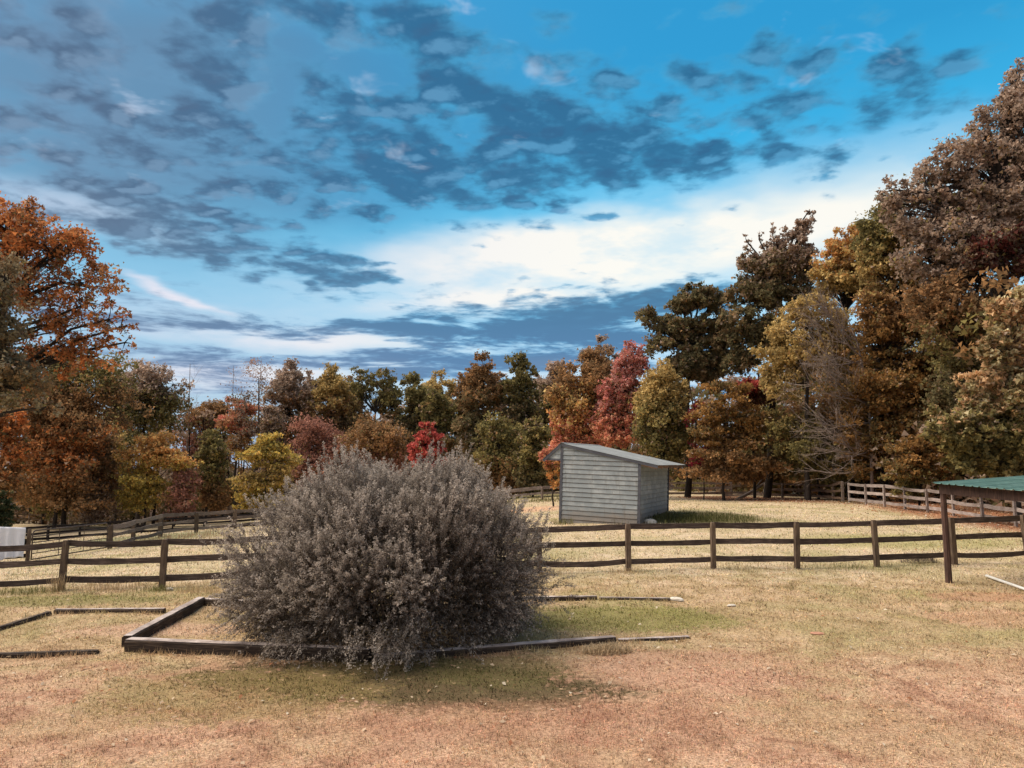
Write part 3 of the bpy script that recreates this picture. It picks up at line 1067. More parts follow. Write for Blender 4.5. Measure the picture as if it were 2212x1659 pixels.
# ------------------------------------------------------------------ shed
def build_shed():
    O = Vector((2.075, 33.465, 0.653))
    yaw, pit, rol = -0.424, 0.005, 0.036
    W, L, H1, H2 = 3.5, 5.25, 3.36, 2.708
    ov, vx, vz = 0.83, 0.83, 0.73
    ex = Vector((math.cos(yaw), math.sin(yaw), 0))
    ey = Vector((-math.sin(yaw), math.cos(yaw), 0))
    ez = Vector((0, 0, 1))
    ex2 = ex * math.cos(rol) - ez * math.sin(rol)
    ez2 = ez * math.cos(rol) + ex * math.sin(rol)
    P = lambda a, b, c: O + ex2 * a + ey * b + ez2 * c
    root = thing('horse_shed', 'grey painted plank shed with a sloping tin roof leaning in the paddock', 'shed', O)

    def slab(a, b, c, d, name, mat, depth=None):
        """hexahedron from four corners of its front and four of its back"""
        m = MB(O)
        m.add(list(a) + list(b), [(0, 1, 2, 3), (7, 6, 5, 4), (0, 4, 5, 1), (1, 5, 6, 2), (2, 6, 7, 3), (3, 7, 4, 0)])
        return m.build(name, mat, root)
    roofz = lambda a: H1 + (H2 - H1) * a / W
    bh = (H1) / 17.0
    # gable walls: near (y=0) and far (y=L); lapped boards, the foot of each stands proud
    for y, s in ((0.0, -1), (L, 1)):
        for k in range(18):
            z0, z1 = k * bh - bh * 0.3, (k + 1) * bh - bh * 0.3 - 0.012
            if z0 < -0.2:
                continue
            zc = min(z1 - 0.012, H1)
            xr0 = W if z0 < H2 else (H1 - z0) / (H1 - H2) * W
            xr1 = W if zc < H2 else (H1 - zc) / (H1 - H2) * W
            if xr0 < 0.15:
                continue
            xr1 = max(xr1, 0.06)
            f = 0.032 * s + random.uniform(-0.0015, 0.0015)
            g = 0.006 * s
            xr0, xr1 = min(xr0, W - 0.05), min(xr1, W - 0.05)
            cut = (1.47, 2.36)[k % 2] if k % 3 else 1.47                 # butt joint between two lengths of board
            spans = [(0.05, 0.05, cut - 0.003, cut - 0.003), (cut + 0.003, cut + 0.003, xr0, xr1)] if xr1 > cut + 0.1 else [(0.05, 0.05, xr0, xr1)]
            for a0, a1, b0, b1 in spans:
                f2 = f + random.uniform(-0.002, 0.002)
                slab([P(a0, y + f2, z0), P(b0, y + f2, z0), P(b1, y + g, zc), P(a1, y + g, zc)],
                     [P(a0, y - 0.03 * s, z0), P(b0, y - 0.03 * s, z0), P(b1, y - 0.03 * s, zc), P(a1, y - 0.03 * s, zc)], None, None, 'siding_board', M['siding'])
    # low back wall on the right (x=W)
    for k in range(14):
        z0, z1 = k * bh - bh * 0.3, (k + 1) * bh - bh * 0.3
        if z1 > H2 + 0.05:
            break
        f, g = 0.036, 0.004
        slab([P(W + f, 0.04, z0), P(W + f, L - 0.04, z0), P(W + g, L - 0.04, z1 - 0.012), P(W + g, 0.04, z1 - 0.012)],
             [P(W - 0.03, 0.04, z0), P(W - 0.03, L - 0.04, z0), P(W - 0.03, L - 0.04, z1 - 0.012), P(W - 0.03, 0.04, z1 - 0.012)], None, None, 'siding_board', M['siding'])
    # backing inside the boards so no light leaks between laps
    m = MB(O)
    m.box(P(0.05, 0.032, -0.2), ex2 * (W - 0.1), ey * 0.02, ez2 * (H2 + 0.15))
    m.box(P(0.05, L - 0.052, -0.2), ex2 * (W - 0.1), ey * 0.02, ez2 * (H2 + 0.15))
    m.box(P(W - 0.052, 0.056, -0.2), ex2 * 0.02, ey * (L - 0.112), ez2 * (H2 + 0.05))
    m.build('inner_wall', M['rafter'], root)
    # corner trims
    t = 0.115
    for (a, y, h, s) in ((0, 0, H1, -1), (W - t * 0.6, 0, H2 + 0.03, -1), (0, L, H1, 1), (W - t * 0.6, L, H2 + 0.03, 1)):
        m = MB(O)
        y0 = y - 0.042 if s < 0 else y + 0.002
        m.box(P(a - (0.03 if a == 0 else -0.03), y0, -0.25), ex2 * t, ey * 0.04, ez2 * (h + 0.22))
        m.build('corner_trim', M['trim'], root)
    m = MB(O)
    m.box(P(W + 0.03, -0.03, -0.25), ex2 * 0.018, ey * 0.10, ez2 * (H2 + 0.22))
    m.build('corner_trim', M['trim'], root)
    # posts of the open left side
    for y in (1.7, 3.45):
        m = MB(O)
        m.box(P(0.0, y, -0.25), ex2 * 0.12, ey * 0.12, ez2 * (H1 + 0.1))
        m.build('post', M['trim'], root)
    # visor over the open side: closed gable triangles and a header
    for y in (0.0, L):
        s = -1 if y == 0 else 1
        for k in range(4):
            z0 = H1 - vz + 0.10 + k * bh
            z1 = min(z0 + bh - 0.012, H1 - 0.06)
            if z1 <= z0:
                continue
            xl0 = -(H1 - z0) / vz * vx + 0.05
            xl1 = -(H1 - z1) / vz * vx + 0.05
            if xl0 > -0.06:
                continue
            xl1 = min(xl1, -0.045)
            slab([P(xl0, y + 0.026 * s, z0), P(-0.035, y + 0.026 * s, z0), P(-0.035, y + 0.006 * s, z1), P(xl1, y + 0.006 * s, z1)],
                 [P(xl0, y - 0.02 * s, z0), P(-0.035, y - 0.02 * s, z0), P(-0.035, y - 0.02 * s, z1), P(xl1, y - 0.02 * s, z1)], None, None, 'siding_board', M['siding'])
        m = MB(O)
        m.box(P(-vx + 0.02, y - 0.03, H1 - vz + 0.02), ex2 * (vx - 0.055), ey * 0.06, ez2 * 0.075)
        m.build('visor_joist', M['trim'], root)
    m = MB(O)
    m.box(P(-vx + 0.03, 0.05, H1 - vz + 0.02), ex2 * 0.04, ey * (L - 0.1), ez2 * 0.14)
    m.build('visor_header', M['trim'], root)
    # rake boards under the roof edge
    dn = (P(W + ov, 0, roofz(W + ov)) - P(0, 0, H1))
    Ln = dn.length
    u = dn.normalized()
    nrm = ey.cross(u)
    if nrm.z < 0:
        nrm = -nrm
    dv = (P(-vx, 0, H1 - vz) - P(0, 0, H1))
    uv = dv.normalized()
    nv = ey.cross(uv)
    if nv.z < 0:
        nv = -nv
    for y in (-0.075, L + 0.045):
        m = MB(O)
        m.box(P(0, y, H1) - nrm * 0.075, u * (Ln - 0.03), ey * 0.032, nrm * 0.12)
        m.build('rake_board', M['trim'], root)
        m = MB(O)
        m.box(P(0, y, H1) - nv * 0.075, uv * dv.length, ey * 0.030, nv * 0.12)
        m.build('rake_board', M['trim'], root)
    # rafters reaching out under the low eave
    for k in range(6):
        y = 0.10 + k * (L - 0.25) / 5
        m = MB(O)
        m.box(P(W + 0.06, y, roofz(W + 0.06) - 0.13), u * 0.66, ey * 0.05, nrm * 0.125)
        m.build('rafter', M['rafter'], root)

    # corrugated tin: sheets side by side along the ridge
    def tin(base, along, n_up, length, y0, y1, name):
        rows = 2
        cols = 14
        m = MB(O)
        vs = []
        for i in range(cols + 1):
            y = y0 + (y1 - y0) * i / cols
            c = 0.012 * (i % 2)
            for d in (0.0, length):
                q = P(0, y, H1) + along * d + n_up * (0.055 + c)
                vs.append(q)
                vs.append(q - n_up * 0.006)
        fs = []
        for i in range(cols):
            a = i * 4
            fs += [(a, a + 4, a + 6, a + 2), (a + 1, a + 3, a + 7, a + 5), (a, a + 1, a + 5, a + 4), (a + 2, a + 6, a + 7, a + 3)]
        fs += [(0, 2, 3, 1), (cols * 4, cols * 4 + 1, cols * 4 + 3, cols * 4 + 2)]
        m.add(vs, fs)
        return m.build(name, M['tin'], root)
    n = 6
    for k in range(n):
        y0 = -0.09 + (L + 0.20) * k / n + 0.002
        y1 = -0.09 + (L + 0.20) * (k + 1) / n - 0.002
        tin(None, u, nrm, Ln + random.uniform(-0.015, 0.03), y0, y1, 'roof_sheet')
        tin(None, uv, nv, dv.length + 0.05, y0, y1, 'roof_sheet')
    m = MB(O)
    a, b = P(0, -0.095, H1), P(0, L + 0.115, H1)
    k1, k2 = nrm * 0.078, nv * 0.078
    prof = [uv * 0.14 + k2, k1 + ez2 * 0.012, u * 0.14 + k1, u * 0.14 + k1 - nrm * 0.006, k1 + ez2 * 0.004, uv * 0.14 + k2 - nv * 0.006]
    m.rings([[a + q for q in prof], [b + q for q in prof]])
    m.build('ridge_cap', M['tin'], root)


build_shed()


# ------------------------------------------------------------------ open shelter at the right edge
def build_shelter():
    base = hit(2050, 1259)
    D = base.y
    root = thing('open_shelter', 'open shelter with a ribbed green metal roof on a dark pole', 'shelter', base)
    top = at(2037, 1062, D)
    m = MB(root.location)
    pts = [base - Vector((0, 0, 0.3)), base.lerp(top, 0.3), base.lerp(top, 0.65), top]
    rings = []
    for q, w in zip(pts, (0.085, 0.08, 0.075, 0.07)):
        rings.append([q + Vector((math.cos(t) * w, math.sin(t) * w, 0)) for t in [2 * math.pi * j / 8 + 0.2 for j in range(8)]])
    m.rings(rings)
    m.build('pole', M['pole'], root)
    # roof: corner, eave towards the camera, plane rising away to the right
    c0 = at(2014, 1043.5, D)
    e1 = at(2212, 1060.5, D - 2.1)                    # eave runs right and nearer
    ed = (e1 - c0)
    k1 = at(2212, 1029, D + 3.2)                      # rake runs right and away
    rd = (k1 - c0)
    EL, RL = 2.1, 2.0                                 # stretch of both edges beyond the frame
    ed, rd = ed * EL, rd * RL
    n = ed.cross(rd).normalized()
    if n.z < 0:
        n = -n
    # ribbed panels, each running up the slope from the eave
    np_ = 8
    for k in range(np_):
        f0, f1 = k / np_ + 0.001, (k + 1) / np_ - 0.001
        cols = [0, 0.03, 0.06, 0.10, 0.36, 0.40, 0.43, 0.47, 0.72, 0.76, 0.79, 0.83, 1.0]
        hs = [0.0, 0.028, 0.028, 0, 0, 0.024, 0.024, 0, 0, 0.024, 0.024, 0, 0]
        vs, fs = [], []
        for c, h in zip(cols, hs):
            p = c0 + ed * (f0 + (f1 - f0) * c) + n * h
            for r in (0, 1):
                q = p + rd * r
                vs += [q, q - n * 0.005]
        for i in range(len(cols) - 1):
            a = i * 4
            fs += [(a, a + 4, a + 6, a + 2), (a + 1, a + 3, a + 7, a + 5), (a, a + 1, a + 5, a + 4)]
        m = MB(root.location)
        m.add(vs, fs)
        m.build('roof_panel', M['green_tin'], root)
    eu, ru = ed.normalized(), rd.normalized()
    m = MB(root.location)
    m.box(c0 + eu * 0.10 + ru * 0.16 - n * 0.27, eu * (ed.length - 0.2), ru * 0.05, n * 0.24)
    m.build('beam', M['pole'], root)
    m = MB(root.location)
    m.box(c0 + eu * 0.30 + ru * 0.24 - n * 0.20, ru * (rd.length - 0.4), eu * 0.05, n * 0.19)
    m.build('rafter', M['pole'], root)
    for q in (0.5, 0.97):
        p = c0 + ed * q + ru * 0.25
        m = MB(root.location)
        m.tube([(p.x, p.y, gz(p.x, p.y) - 0.3), p - n * 0.05], [0.09, 0.08], 8)
        m.build('pole', M['pole'], root)
    p = c0 + ed * 0.06 + rd * 0.95
    m = MB(root.location)
    m.tube([(p.x, p.y, gz(p.x, p.y) - 0.3), p - n * 0.05], [0.09, 0.08], 8)
    m.build('pole', M['pole'], root)


build_shelter()


# ------------------------------------------------------------------ timber beds
def timber(label, a, b, h, w, sink=0.03, cap=True, top=None):
    A, B = hit(*a), hit(*b)
    A.z -= sink
    B.z -= sink
    root = thing('landscape_timber', label, 'timber', A, 'timbers edging the old garden beds')
    d = (B - A).normalized()
    s = d.cross(Vector((0, 0, 1))).normalized()
    if s.y < 0:
        s = -s
    up = s.cross(d)
    if up.z < 0:
        up = -up
    rings = []
    n = 11
    for i in range(n):
        f = i / (n - 1)
        c = A.lerp(B, f)
        j = lambda q: random.uniform(-q, q)
        hh = h + j(0.010)
        e = 0.018
        prof = [(0, 0), (w, 0), (w, hh - e), (w - e, hh), (e, hh), (0, hh - e)]
        rings.append([c + s * (x + j(0.006)) + up * (z + j(0.005)) for x, z in prof])
    m = MB(root.location)
    m.rings(rings)
    m.build('beam', M['timber'], root)
    # the sun-bleached upper face, a split weathered layer standing a little proud
    rings = []
    for i in range(n):
        f = i / (n - 1)
        c = A.lerp(B, f) + up * (h + 0.004)
        j = lambda q: random.uniform(-q, q)
        x0, x1 = 0.022 + j(0.012), w - 0.022 + j(0.012)
        rings.append([c + s * x0, c + s * x1, c + s * x1 + up * (0.010 + j(0.004)), c + s * x0 + up * (0.010 + j(0.004))])
    m = MB(root.location)
    m.rings(rings)
    m.build('weathered_top', top or M['timber_top'], root)
    return root


timber('heavy dark timber at the front left corner of the bush bed', (268, 1409), (795, 1432), 0.22, 0.20)
timber('dark timber running out of the right side of the bush bed front', (812, 1432), (1332, 1389), 0.115, 0.20)
timber('half sunk timber continuing right from the bush bed front', (1338, 1387), (1492, 1381), 0.055, 0.15)
timber('bleached timber slanting up the left side of the bush bed', (262, 1398), (424, 1309), 0.21, 0.19)
timber('grey timber at the back left of the bush bed meeting the slanted one', (430, 1309), (700, 1322), 0.17, 0.18)
timber('thin low timber behind the bush reaching right to the white stone', (1100, 1299), (1290, 1296), 0.10, 0.13)
timber('sunken end of the back timber touching the white stone', (1295, 1297), (1448, 1299), 0.08, 0.13)
timber('straight back timber of the empty bed at left', (116, 1327), (352, 1326), 0.12, 0.14)
timber('slanting dark timber at the left edge of the empty bed', (-40, 1378), (112, 1329), 0.10, 0.13, top=M['timber'])
timber('dark sunken timber along the front of the empty bed at left', (-60, 1424), (208, 1415), 0.08, 0.14, top=M['timber'])


# ------------------------------------------------------------------ stones, pipe, clods, weeds
def rock(label, px, py, sx, sy, sz, mat, name='stone', cat='stone', rot=0.0, seed=0):
    p = hit(px, py)
    rr = random.Random(seed)
    nu, nv = 9, 6
    vs, fs = [], []
    for j in range(nv):
        ph = -0.5 * math.pi + math.pi * j / (nv - 1)
        for i in range(nu):
            t = 2 * math.pi * i / nu
            k = 1 + rr.uniform(-0.16, 0.16)
            x, y, z = math.cos(t) * math.cos(ph) * sx * k, math.sin(t) * math.cos(ph) * sy * k, math.sin(ph) * sz * (1 + rr.uniform(-0.1, 0.1))
            vs.append((x * math.cos(rot) - y * math.sin(rot), x * math.sin(rot) + y * math.cos(rot), z))
    fs = [(j * nu + i, j * nu + (i + 1) % nu, (j + 1) * nu + (i + 1) % nu, (j + 1) * nu + i) for j in range(nv - 1) for i in range(nu)]
    me = bpy.data.meshes.new(name)
    me.from_pydata(vs, [], fs)
    o = link(name, me, mat)
    o.location = (p.x, p.y, p.z + sz * 0.55)
    return tag(o, label, cat)


rock('long white stone lying at the right end of the back timber', 1461, 1298, 0.17, 0.07, 0.055, M['stone'], rot=-0.5, seed=1)
rock('flat pale stone alone in the grass right of the long white stone', 1580, 1310, 0.11, 0.06, 0.03, M['stone'], rot=0.3, seed=2)
rock('pale stone in the dark grass at the foot of the shed right wall', 1405, 1131, 0.26, 0.15, 0.13, M['stone'], seed=3)
rock('small white stone at the foot of the fence post left of the bush', 366, 1276, 0.09, 0.06, 0.055, M['stone'], seed=4)
rock('crumbling red clay clod in the open lawn', 1765, 1370, 0.15, 0.10, 0.02, M['clay'], 'clay_clod', 'clod', seed=5)


def mound(label, px, py, sx, sy, h, n, name, cat, L, col):
    """a low heap with loose stalks on it"""
    p = hit(px, py)
    root = thing(name, label, cat, p)
    a = RNG.uniform(0, 2 * math.pi, n)
    r = np.sqrt(RNG.uniform(0, 1, n))
    X = p.x + np.cos(a) * r * sx
    Y = p.y + np.sin(a) * r * sy
    Z = ground(X, Y) + h * (1 - r ** 2) * RNG.uniform(0.3, 1, n)
    P = np.stack([X, Y, Z], 1) - np.array(p)
    V, T = blades(P, RNG.uniform(0.5, 1.2, n) * L, RNG.uniform(0.003, 0.006, n), RNG.uniform(0.4, 1.2, n), (RNG.uniform(size=n) < 0.5) * RNG.uniform(0.5, 0.95, n))
    me = mesh_np('stalks', V, T, 3)
    face_color(me, 'leaf_color', np.repeat(np.array(col) * RNG.uniform(0.5, 1.3, (n, 1)), 3, 0))
    link('stalks', me, M['leaf'], root)['kind'] = 'stuff'
    return root


mound('low mound of bleached cut grass in front of the sunk timber', 1310, 1410, 0.42, 0.22, 0.10, 900, 'grass_mound', 'grass mound', 0.13, (0.58, 0.45, 0.29))
mound('grey tangle of dead stalks at the fence left of the dark pole', 1985, 1216, 0.55, 0.18, 0.16, 420, 'brush_pile', 'brush pile', 0.30, (0.22, 0.18, 0.15))


def weeds(label, px, py, n, H, spread, col, w=0.006, name='dry_weed_clump'):
    p = hit(px, py)
    root = thing(name, label, 'weeds', p)
    m = RNG.normal(size=(n, 2)) * spread
    P = np.stack([m[:, 0], m[:, 1] * 0.5, np.zeros(n)], 1)
    P[:, 2] = ground(P[:, 0] + p.x, P[:, 1] + p.y) - p.z
    V, T = blades(P, RNG.uniform(0.35, 1.0, n) * H, RNG.uniform(0.4, 1.0, n) * w, RNG.uniform(0.1, 0.9, n), np.zeros(n))
    me = mesh_np('stalks', V, T, 3)
    face_color(me, 'leaf_color', np.repeat(np.array(col) * RNG.uniform(0.55, 1.3, (n, 1)), 3, 0))
    link('stalks', me, M['leaf'], root)['kind'] = 'stuff'


straw, olive = (0.50, 0.37, 0.22), (0.20, 0.19, 0.075)
weeds('tall pale dead weeds leaning on the leftmost leaning fence post', 124, 1277, 90, 0.75, 0.13, straw)
weeds('green weeds in the grass left of the leaning fence post', 60, 1283, 260, 0.22, 0.5, olive)
weeds('straggly straw weeds along the fence between the two left posts', 240, 1274, 320, 0.30, 0.55, straw)
weeds('olive weeds round the post left of the bush', 345, 1276, 180, 0.26, 0.22, olive)
weeds('tall thin weeds between the bush and the left fence rail', 445, 1280, 240, 0.45, 0.42, straw, 0.005)
weeds('dry weeds round the first post right of the bush', 1180, 1240, 200, 0.28, 0.3, straw)
weeds('short dry weeds at the foot of the second post right of the bush', 1352, 1237, 130, 0.22, 0.25, straw)
weeds('olive weeds along the fence left of the brush pile', 1830, 1227, 260, 0.20, 0.7, olive)
weeds('brown weeds under the lowest rail in the middle of the lawn fence', 1625, 1230, 240, 0.2, 0.8, straw)
weeds('green weeds under the near left corner of the shed', 1215, 1133, 120, 0.38, 0.22, olive, 0.01)
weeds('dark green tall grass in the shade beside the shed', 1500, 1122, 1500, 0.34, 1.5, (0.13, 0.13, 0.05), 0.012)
weeds('rough brown weeds under the corner fence by the gate', 300, 1176, 500, 0.40, 2.2, (0.34, 0.24, 0.13), 0.014)
weeds('rank pale weeds along the foot of the corner fence above the hollow', 430, 1158, 600, 0.42, 2.4, (0.42, 0.31, 0.19), 0.016)
weeds('green weeds along the log fence between bush and shed', 1160, 1083, 700, 0.45, 2.6, (0.16, 0.15, 0.06), 0.02)


def build_pipe():
    a = at(2131, 1246, 0.0 + hit(2131, 1248).y)
    b = hit(2225, 1281)
    d = (b - a)
    b2 = a + d * 1.6
    b2.z = gz(b2.x, b2.y) + 0.03
    a.z = gz(a.x, a.y) + 0.05
    o = MB(a)
    o.tube([a, a.lerp(b2, 0.5) + Vector((0, 0, 0.0)), b2], 0.036, 10)
    ob = o.build('white_pipe', M['white_pipe'], None, True)
    tag(ob, 'white plastic pipe lying on bare clay at the right edge', 'pipe')


build_pipe()


def build_branch():
    a = at(1588, 1082, 56.5)
    b = at(1652, 1043, 58.6)
    c = at(1663, 1018, 59.3)
    root = thing('fallen_branch', 'grey fallen branch leaning on the end of the shaded back fence', 'branch', a)
    m = MB(root.location)
    m.tube([a, a.lerp(b, 0.5) + Vector((0, 0, -0.05)), b], [0.14, 0.12, 0.08], 7)
    m.build('stem', M['grey_rail'], root)
    m = MB(root.location)
    q = a.lerp(b, 0.62)
    m.tube([q, q.lerp(c, 0.5) + Vector((0.05, 0, 0.1)), c], [0.07, 0.045, 0.015], 6)
    m.build('fork', M['bark'], root)
    m = MB(root.location)
    m.tube([q.lerp(c, 0.5), q.lerp(c, 0.8) + Vector((-0.15, 0, 0.4))], [0.03, 0.01], 5)
    m.build('twig', M['bark'], root)


build_branch()


def fallen_board(label, a, Da, b, Db, h=0.17, mat='grey_rail'):
    A, B = at(*a, Da), at(*b, Db)
    m = MB(A)
    m.plank(A, B, h, 0.04, 5, 0.012)
    tag(m.build('fence_board', M[mat], None), label, 'board', 'loose boards fallen from the back fence')


fallen_board('loose board slanting up right from the paddock fence end', (1510, 1058), 62.6, (1614, 1047.5), 62.2)
fallen_board('pink grey board lying level across the broken fence gap', (1500, 1066), 62.0, (1640, 1063.5), 60.5)
fallen_board('low board along the ground under the broken fence gap', (1560, 1071), 61.5, (1655, 1066), 59.5)
fallen_board('umber board propped low on the shaded back fence', (1722, 1062), 54.6, (1778, 1055), 53.2, 0.15, 'shade_rail')
tp = fp(1614, 60.9)


# ------------------------------------------------------------------ big grey bush
def build_bush():
    cx, cy = -2.34, 14.75
    Rx, Ry, H = 3.05, 2.8, 2.98
    z0 = gz(cx, cy)
    root = thing('grey_bush', 'huge rounded grey green bush with fine twiggy shoots growing over the timber bed', 'bush', (cx, cy, z0))
    stems = MB(root.location)
    LP, LN, LT, LS, LC = [], [], [], [], []
    TW_V = []
    TW_C = []
    rr = random.Random(5)

    def surf(th, h):
        """radius factor of the bush at height fraction h"""
        lump = 1 + 0.045 * math.sin(3 * th + 5 * h) + 0.04 * math.sin(7 * th - 9 * h + 1) + 0.04 * math.sin(12 * th + 13 * h)
        prof = math.sqrt(max(0.0, 1 - h ** 3.0))
        if h < 0.32:
            foot = 0.79 if math.sin(th) > -0.55 else 0.93
            prof *= foot + (1 - foot) * (h / 0.32)
        return prof * lump

    def hump(x):
        return 1.0 + 0.09 * math.exp(-((x + 0.7) / 0.8) ** 2) + 0.12 * math.exp(-((x - 1.3) / 0.8) ** 2) - 0.085 * math.exp(-((x - 0.35) / 0.45) ** 2) - 0.03
    nb = 1000
    lumps = []
    for i in range(52):
        hh = rr.random() ** 1.05 * 0.97
        tt = rr.uniform(0, 2 * math.pi)
        q = surf(tt, hh)
        lumps.append(Vector((math.cos(tt) * Rx * q, math.sin(tt) * Ry * q, H * hh * hump(math.cos(tt) * Rx * q))))
    for b in range(nb):
        # a bough end on the surface; a shoot bundle grows round it
        h = rr.random() ** 1.05 * 0.985 + 0.012
        th = rr.uniform(0, 2 * math.pi)
        rf = surf(th, h)
        depth = rr.choice((1.0, 0.97, 0.92, 0.82))
        x, y = math.cos(th) * Rx * rf * depth, math.sin(th) * Ry * rf * depth
        z = H * h * hump(x) * (0.98 if depth > 0.9 else depth + 0.05)
        end = Vector((x, y, z))
        near = min((end - l).length for l in lumps)           # boughs mound up in clumps with hollows between
        sink = min(0.30, 0.30 * (near / 0.75) ** 2.2)
        if h > 0.75:
            sink *= 0.4
        end = Vector((x * (1 - sink), y * (1 - sink), z * (1 - sink * 0.6)))
        start = Vector((x * 0.12, y * 0.12, 0.1))
        midp = start.lerp(end, 0.55) + Vector((0, 0, 0.28 + 0.25 * h))
        if b < 70:
            stems.tube([root.location + start, root.location + midp, root.location + end], [0.016, 0.010, 0.004], 4, False)
        out = Vector((x / Rx ** 2, y / Ry ** 2, z / H ** 2 * 1.2)).normalized()
        ns = 11
        shade = rr.uniform(0.82, 1.15)
        for s in range(ns):
            o = end + Vector((rr.gauss(0, 0.19), rr.gauss(0, 0.19), rr.gauss(0, 0.15)))
            if o.z < 0.05:
                continue
            droop = -0.9 if h < 0.28 else (-0.15 if h < 0.5 else 0.55 + 0.5 * h)
            d = (out + Vector((rr.gauss(0, 0.42), rr.gauss(0, 0.42), rr.gauss(0, 0.3) + droop * rr.uniform(0.3, 1.1)))).normalized()
            L = rr.uniform(0.12, 0.30) * (1.5 if rr.random() < 0.12 else 1.0) * (1.15 if h > 0.7 else 1.0)
            n = int((54 if h > 0.42 else 44 if h > 0.3 else 24) * L / 0.3) + 4
            f = RNG.uniform(0, 1, n)
            bend = Vector((0, 0, -0.10 if h < 0.5 else 0.05))
            base = np.array(o)[None] + np.array(d)[None] * (f * L)[:, None] + np.array(bend)[None] * (f ** 2 * L)[:, None]
            P = base + RNG.normal(size=(n, 3)) * 0.017
            T = np.array(d)[None] * 0.8 + RNG.normal(size=(n, 3)) * 0.65
            N = RNG.normal(size=(n, 3)) + np.array([0, 0, 0.5])
            N /= np.linalg.norm(N, axis=1, keepdims=True)
            LP.append(P)
            LN.append(N)
            LT.append(T)
            LS.append(RNG.uniform(0.026, 0.050, n))
            mixv = np.clip(f[:, None] * 0.9 + RNG.normal(0, 0.22, (n, 1)), 0, 1)     # leaves paler towards the shoot tips
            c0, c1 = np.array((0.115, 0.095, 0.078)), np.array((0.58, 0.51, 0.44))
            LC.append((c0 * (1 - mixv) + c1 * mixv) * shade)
            # the twig itself: a thin three-sided spike
            a0 = o - d * 0.10
            a1 = o + d * L * 1.08 + bend * L
            sd = d.cross(Vector((0.3, 0.2, 1))).normalized() * 0.0045
            s2 = d.cross(sd).normalized() * 0.0045
            TW_V += [a0 + sd, a0 - sd * 0.5 + s2, a0 - sd * 0.5 - s2, a1]
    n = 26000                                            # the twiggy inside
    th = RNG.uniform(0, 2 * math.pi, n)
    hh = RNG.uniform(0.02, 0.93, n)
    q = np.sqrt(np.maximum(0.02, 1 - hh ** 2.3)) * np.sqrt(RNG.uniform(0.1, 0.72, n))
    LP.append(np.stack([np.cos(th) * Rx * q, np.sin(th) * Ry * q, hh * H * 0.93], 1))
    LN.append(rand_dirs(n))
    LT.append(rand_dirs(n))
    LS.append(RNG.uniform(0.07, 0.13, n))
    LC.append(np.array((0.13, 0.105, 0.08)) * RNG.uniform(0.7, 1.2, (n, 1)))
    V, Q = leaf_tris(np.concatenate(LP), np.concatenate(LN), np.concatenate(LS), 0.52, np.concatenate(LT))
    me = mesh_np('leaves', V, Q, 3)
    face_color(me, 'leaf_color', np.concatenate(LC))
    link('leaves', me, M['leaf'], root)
    tv = np.array([tuple(v) for v in TW_V])
    k = np.arange(len(tv) // 4)[:, None] * 4
    T = np.concatenate([k + np.array([[0, 1, 3]]), k + np.array([[1, 2, 3]]), k + np.array([[2, 0, 3]])], 1).reshape(-1, 3)
    me = mesh_np('twigs', tv, T, 3)
    link('twigs', me, M['twig'], root)
    stems.build('stems', M['bark'], root)


build_bush()

# ------------------------------------------------------------------ trees
PAL = {
    'rust': [(0.30, 0.105, 0.030), (0.22, 0.085, 0.030), (0.34, 0.15, 0.055), (0.16, 0.075, 0.032)],
    'brown': [(0.19, 0.105, 0.045), (0.15, 0.090, 0.045), (0.24, 0.135, 0.06), (0.12, 0.08, 0.04)],
    'taupe': [(0.235, 0.175, 0.13), (0.19, 0.14, 0.105), (0.29, 0.22, 0.17), (0.15, 0.10, 0.072)],
    'olive': [(0.135, 0.115, 0.042), (0.105, 0.092, 0.038), (0.175, 0.14, 0.05), (0.085, 0.075, 0.033)],
    'green': [(0.090, 0.080, 0.040), (0.070, 0.062, 0.032), (0.12, 0.098, 0.048), (0.15, 0.105, 0.055)],
    'greygreen': [(0.145, 0.118, 0.070), (0.11, 0.092, 0.055), (0.18, 0.15, 0.095), (0.14, 0.09, 0.045)],
    'yellow': [(0.40, 0.235, 0.050), (0.30, 0.19, 0.045), (0.45, 0.265, 0.06), (0.20, 0.155, 0.045), (0.15, 0.125, 0.045)],
    'orange': [(0.36, 0.18, 0.060), (0.29, 0.14, 0.045), (0.42, 0.24, 0.09), (0.22, 0.13, 0.05)],
    'gold': [(0.29, 0.205, 0.075), (0.23, 0.165, 0.065), (0.34, 0.24, 0.095), (0.17, 0.13, 0.05)],
    'tan': [(0.34, 0.215, 0.115), (0.27, 0.165, 0.085), (0.42, 0.28, 0.16), (0.18, 0.12, 0.055), (0.14, 0.11, 0.05)],
    'red': [(0.28, 0.050, 0.042), (0.22, 0.040, 0.035), (0.34, 0.08, 0.065)],
    'crimson': [(0.22, 0.025, 0.045), (0.16, 0.02, 0.032), (0.14, 0.05, 0.03)],
    'coral': [(0.38, 0.13, 0.085), (0.31, 0.10, 0.07), (0.42, 0.18, 0.10), (0.24, 0.12, 0.06)],
    'pink': [(0.38, 0.14, 0.12), (0.32, 0.105, 0.09), (0.43, 0.19, 0.165), (0.26, 0.115, 0.08)],
    'dusk': [(0.20, 0.095, 0.070), (0.16, 0.08, 0.06), (0.25, 0.125, 0.09)],
    'cedar': [(0.17, 0.090, 0.028), (0.13, 0.075, 0.028), (0.20, 0.11, 0.035), (0.085, 0.062, 0.026)],
    'maroon': [(0.085, 0.022, 0.018), (0.07, 0.025, 0.02), (0.10, 0.045, 0.032), (0.10, 0.07, 0.05)],
    'conifer': [(0.035, 0.042, 0.020), (0.05, 0.055, 0.026)],
    'blush': [(0.48, 0.30, 0.20), (0.40, 0.24, 0.16)],
}


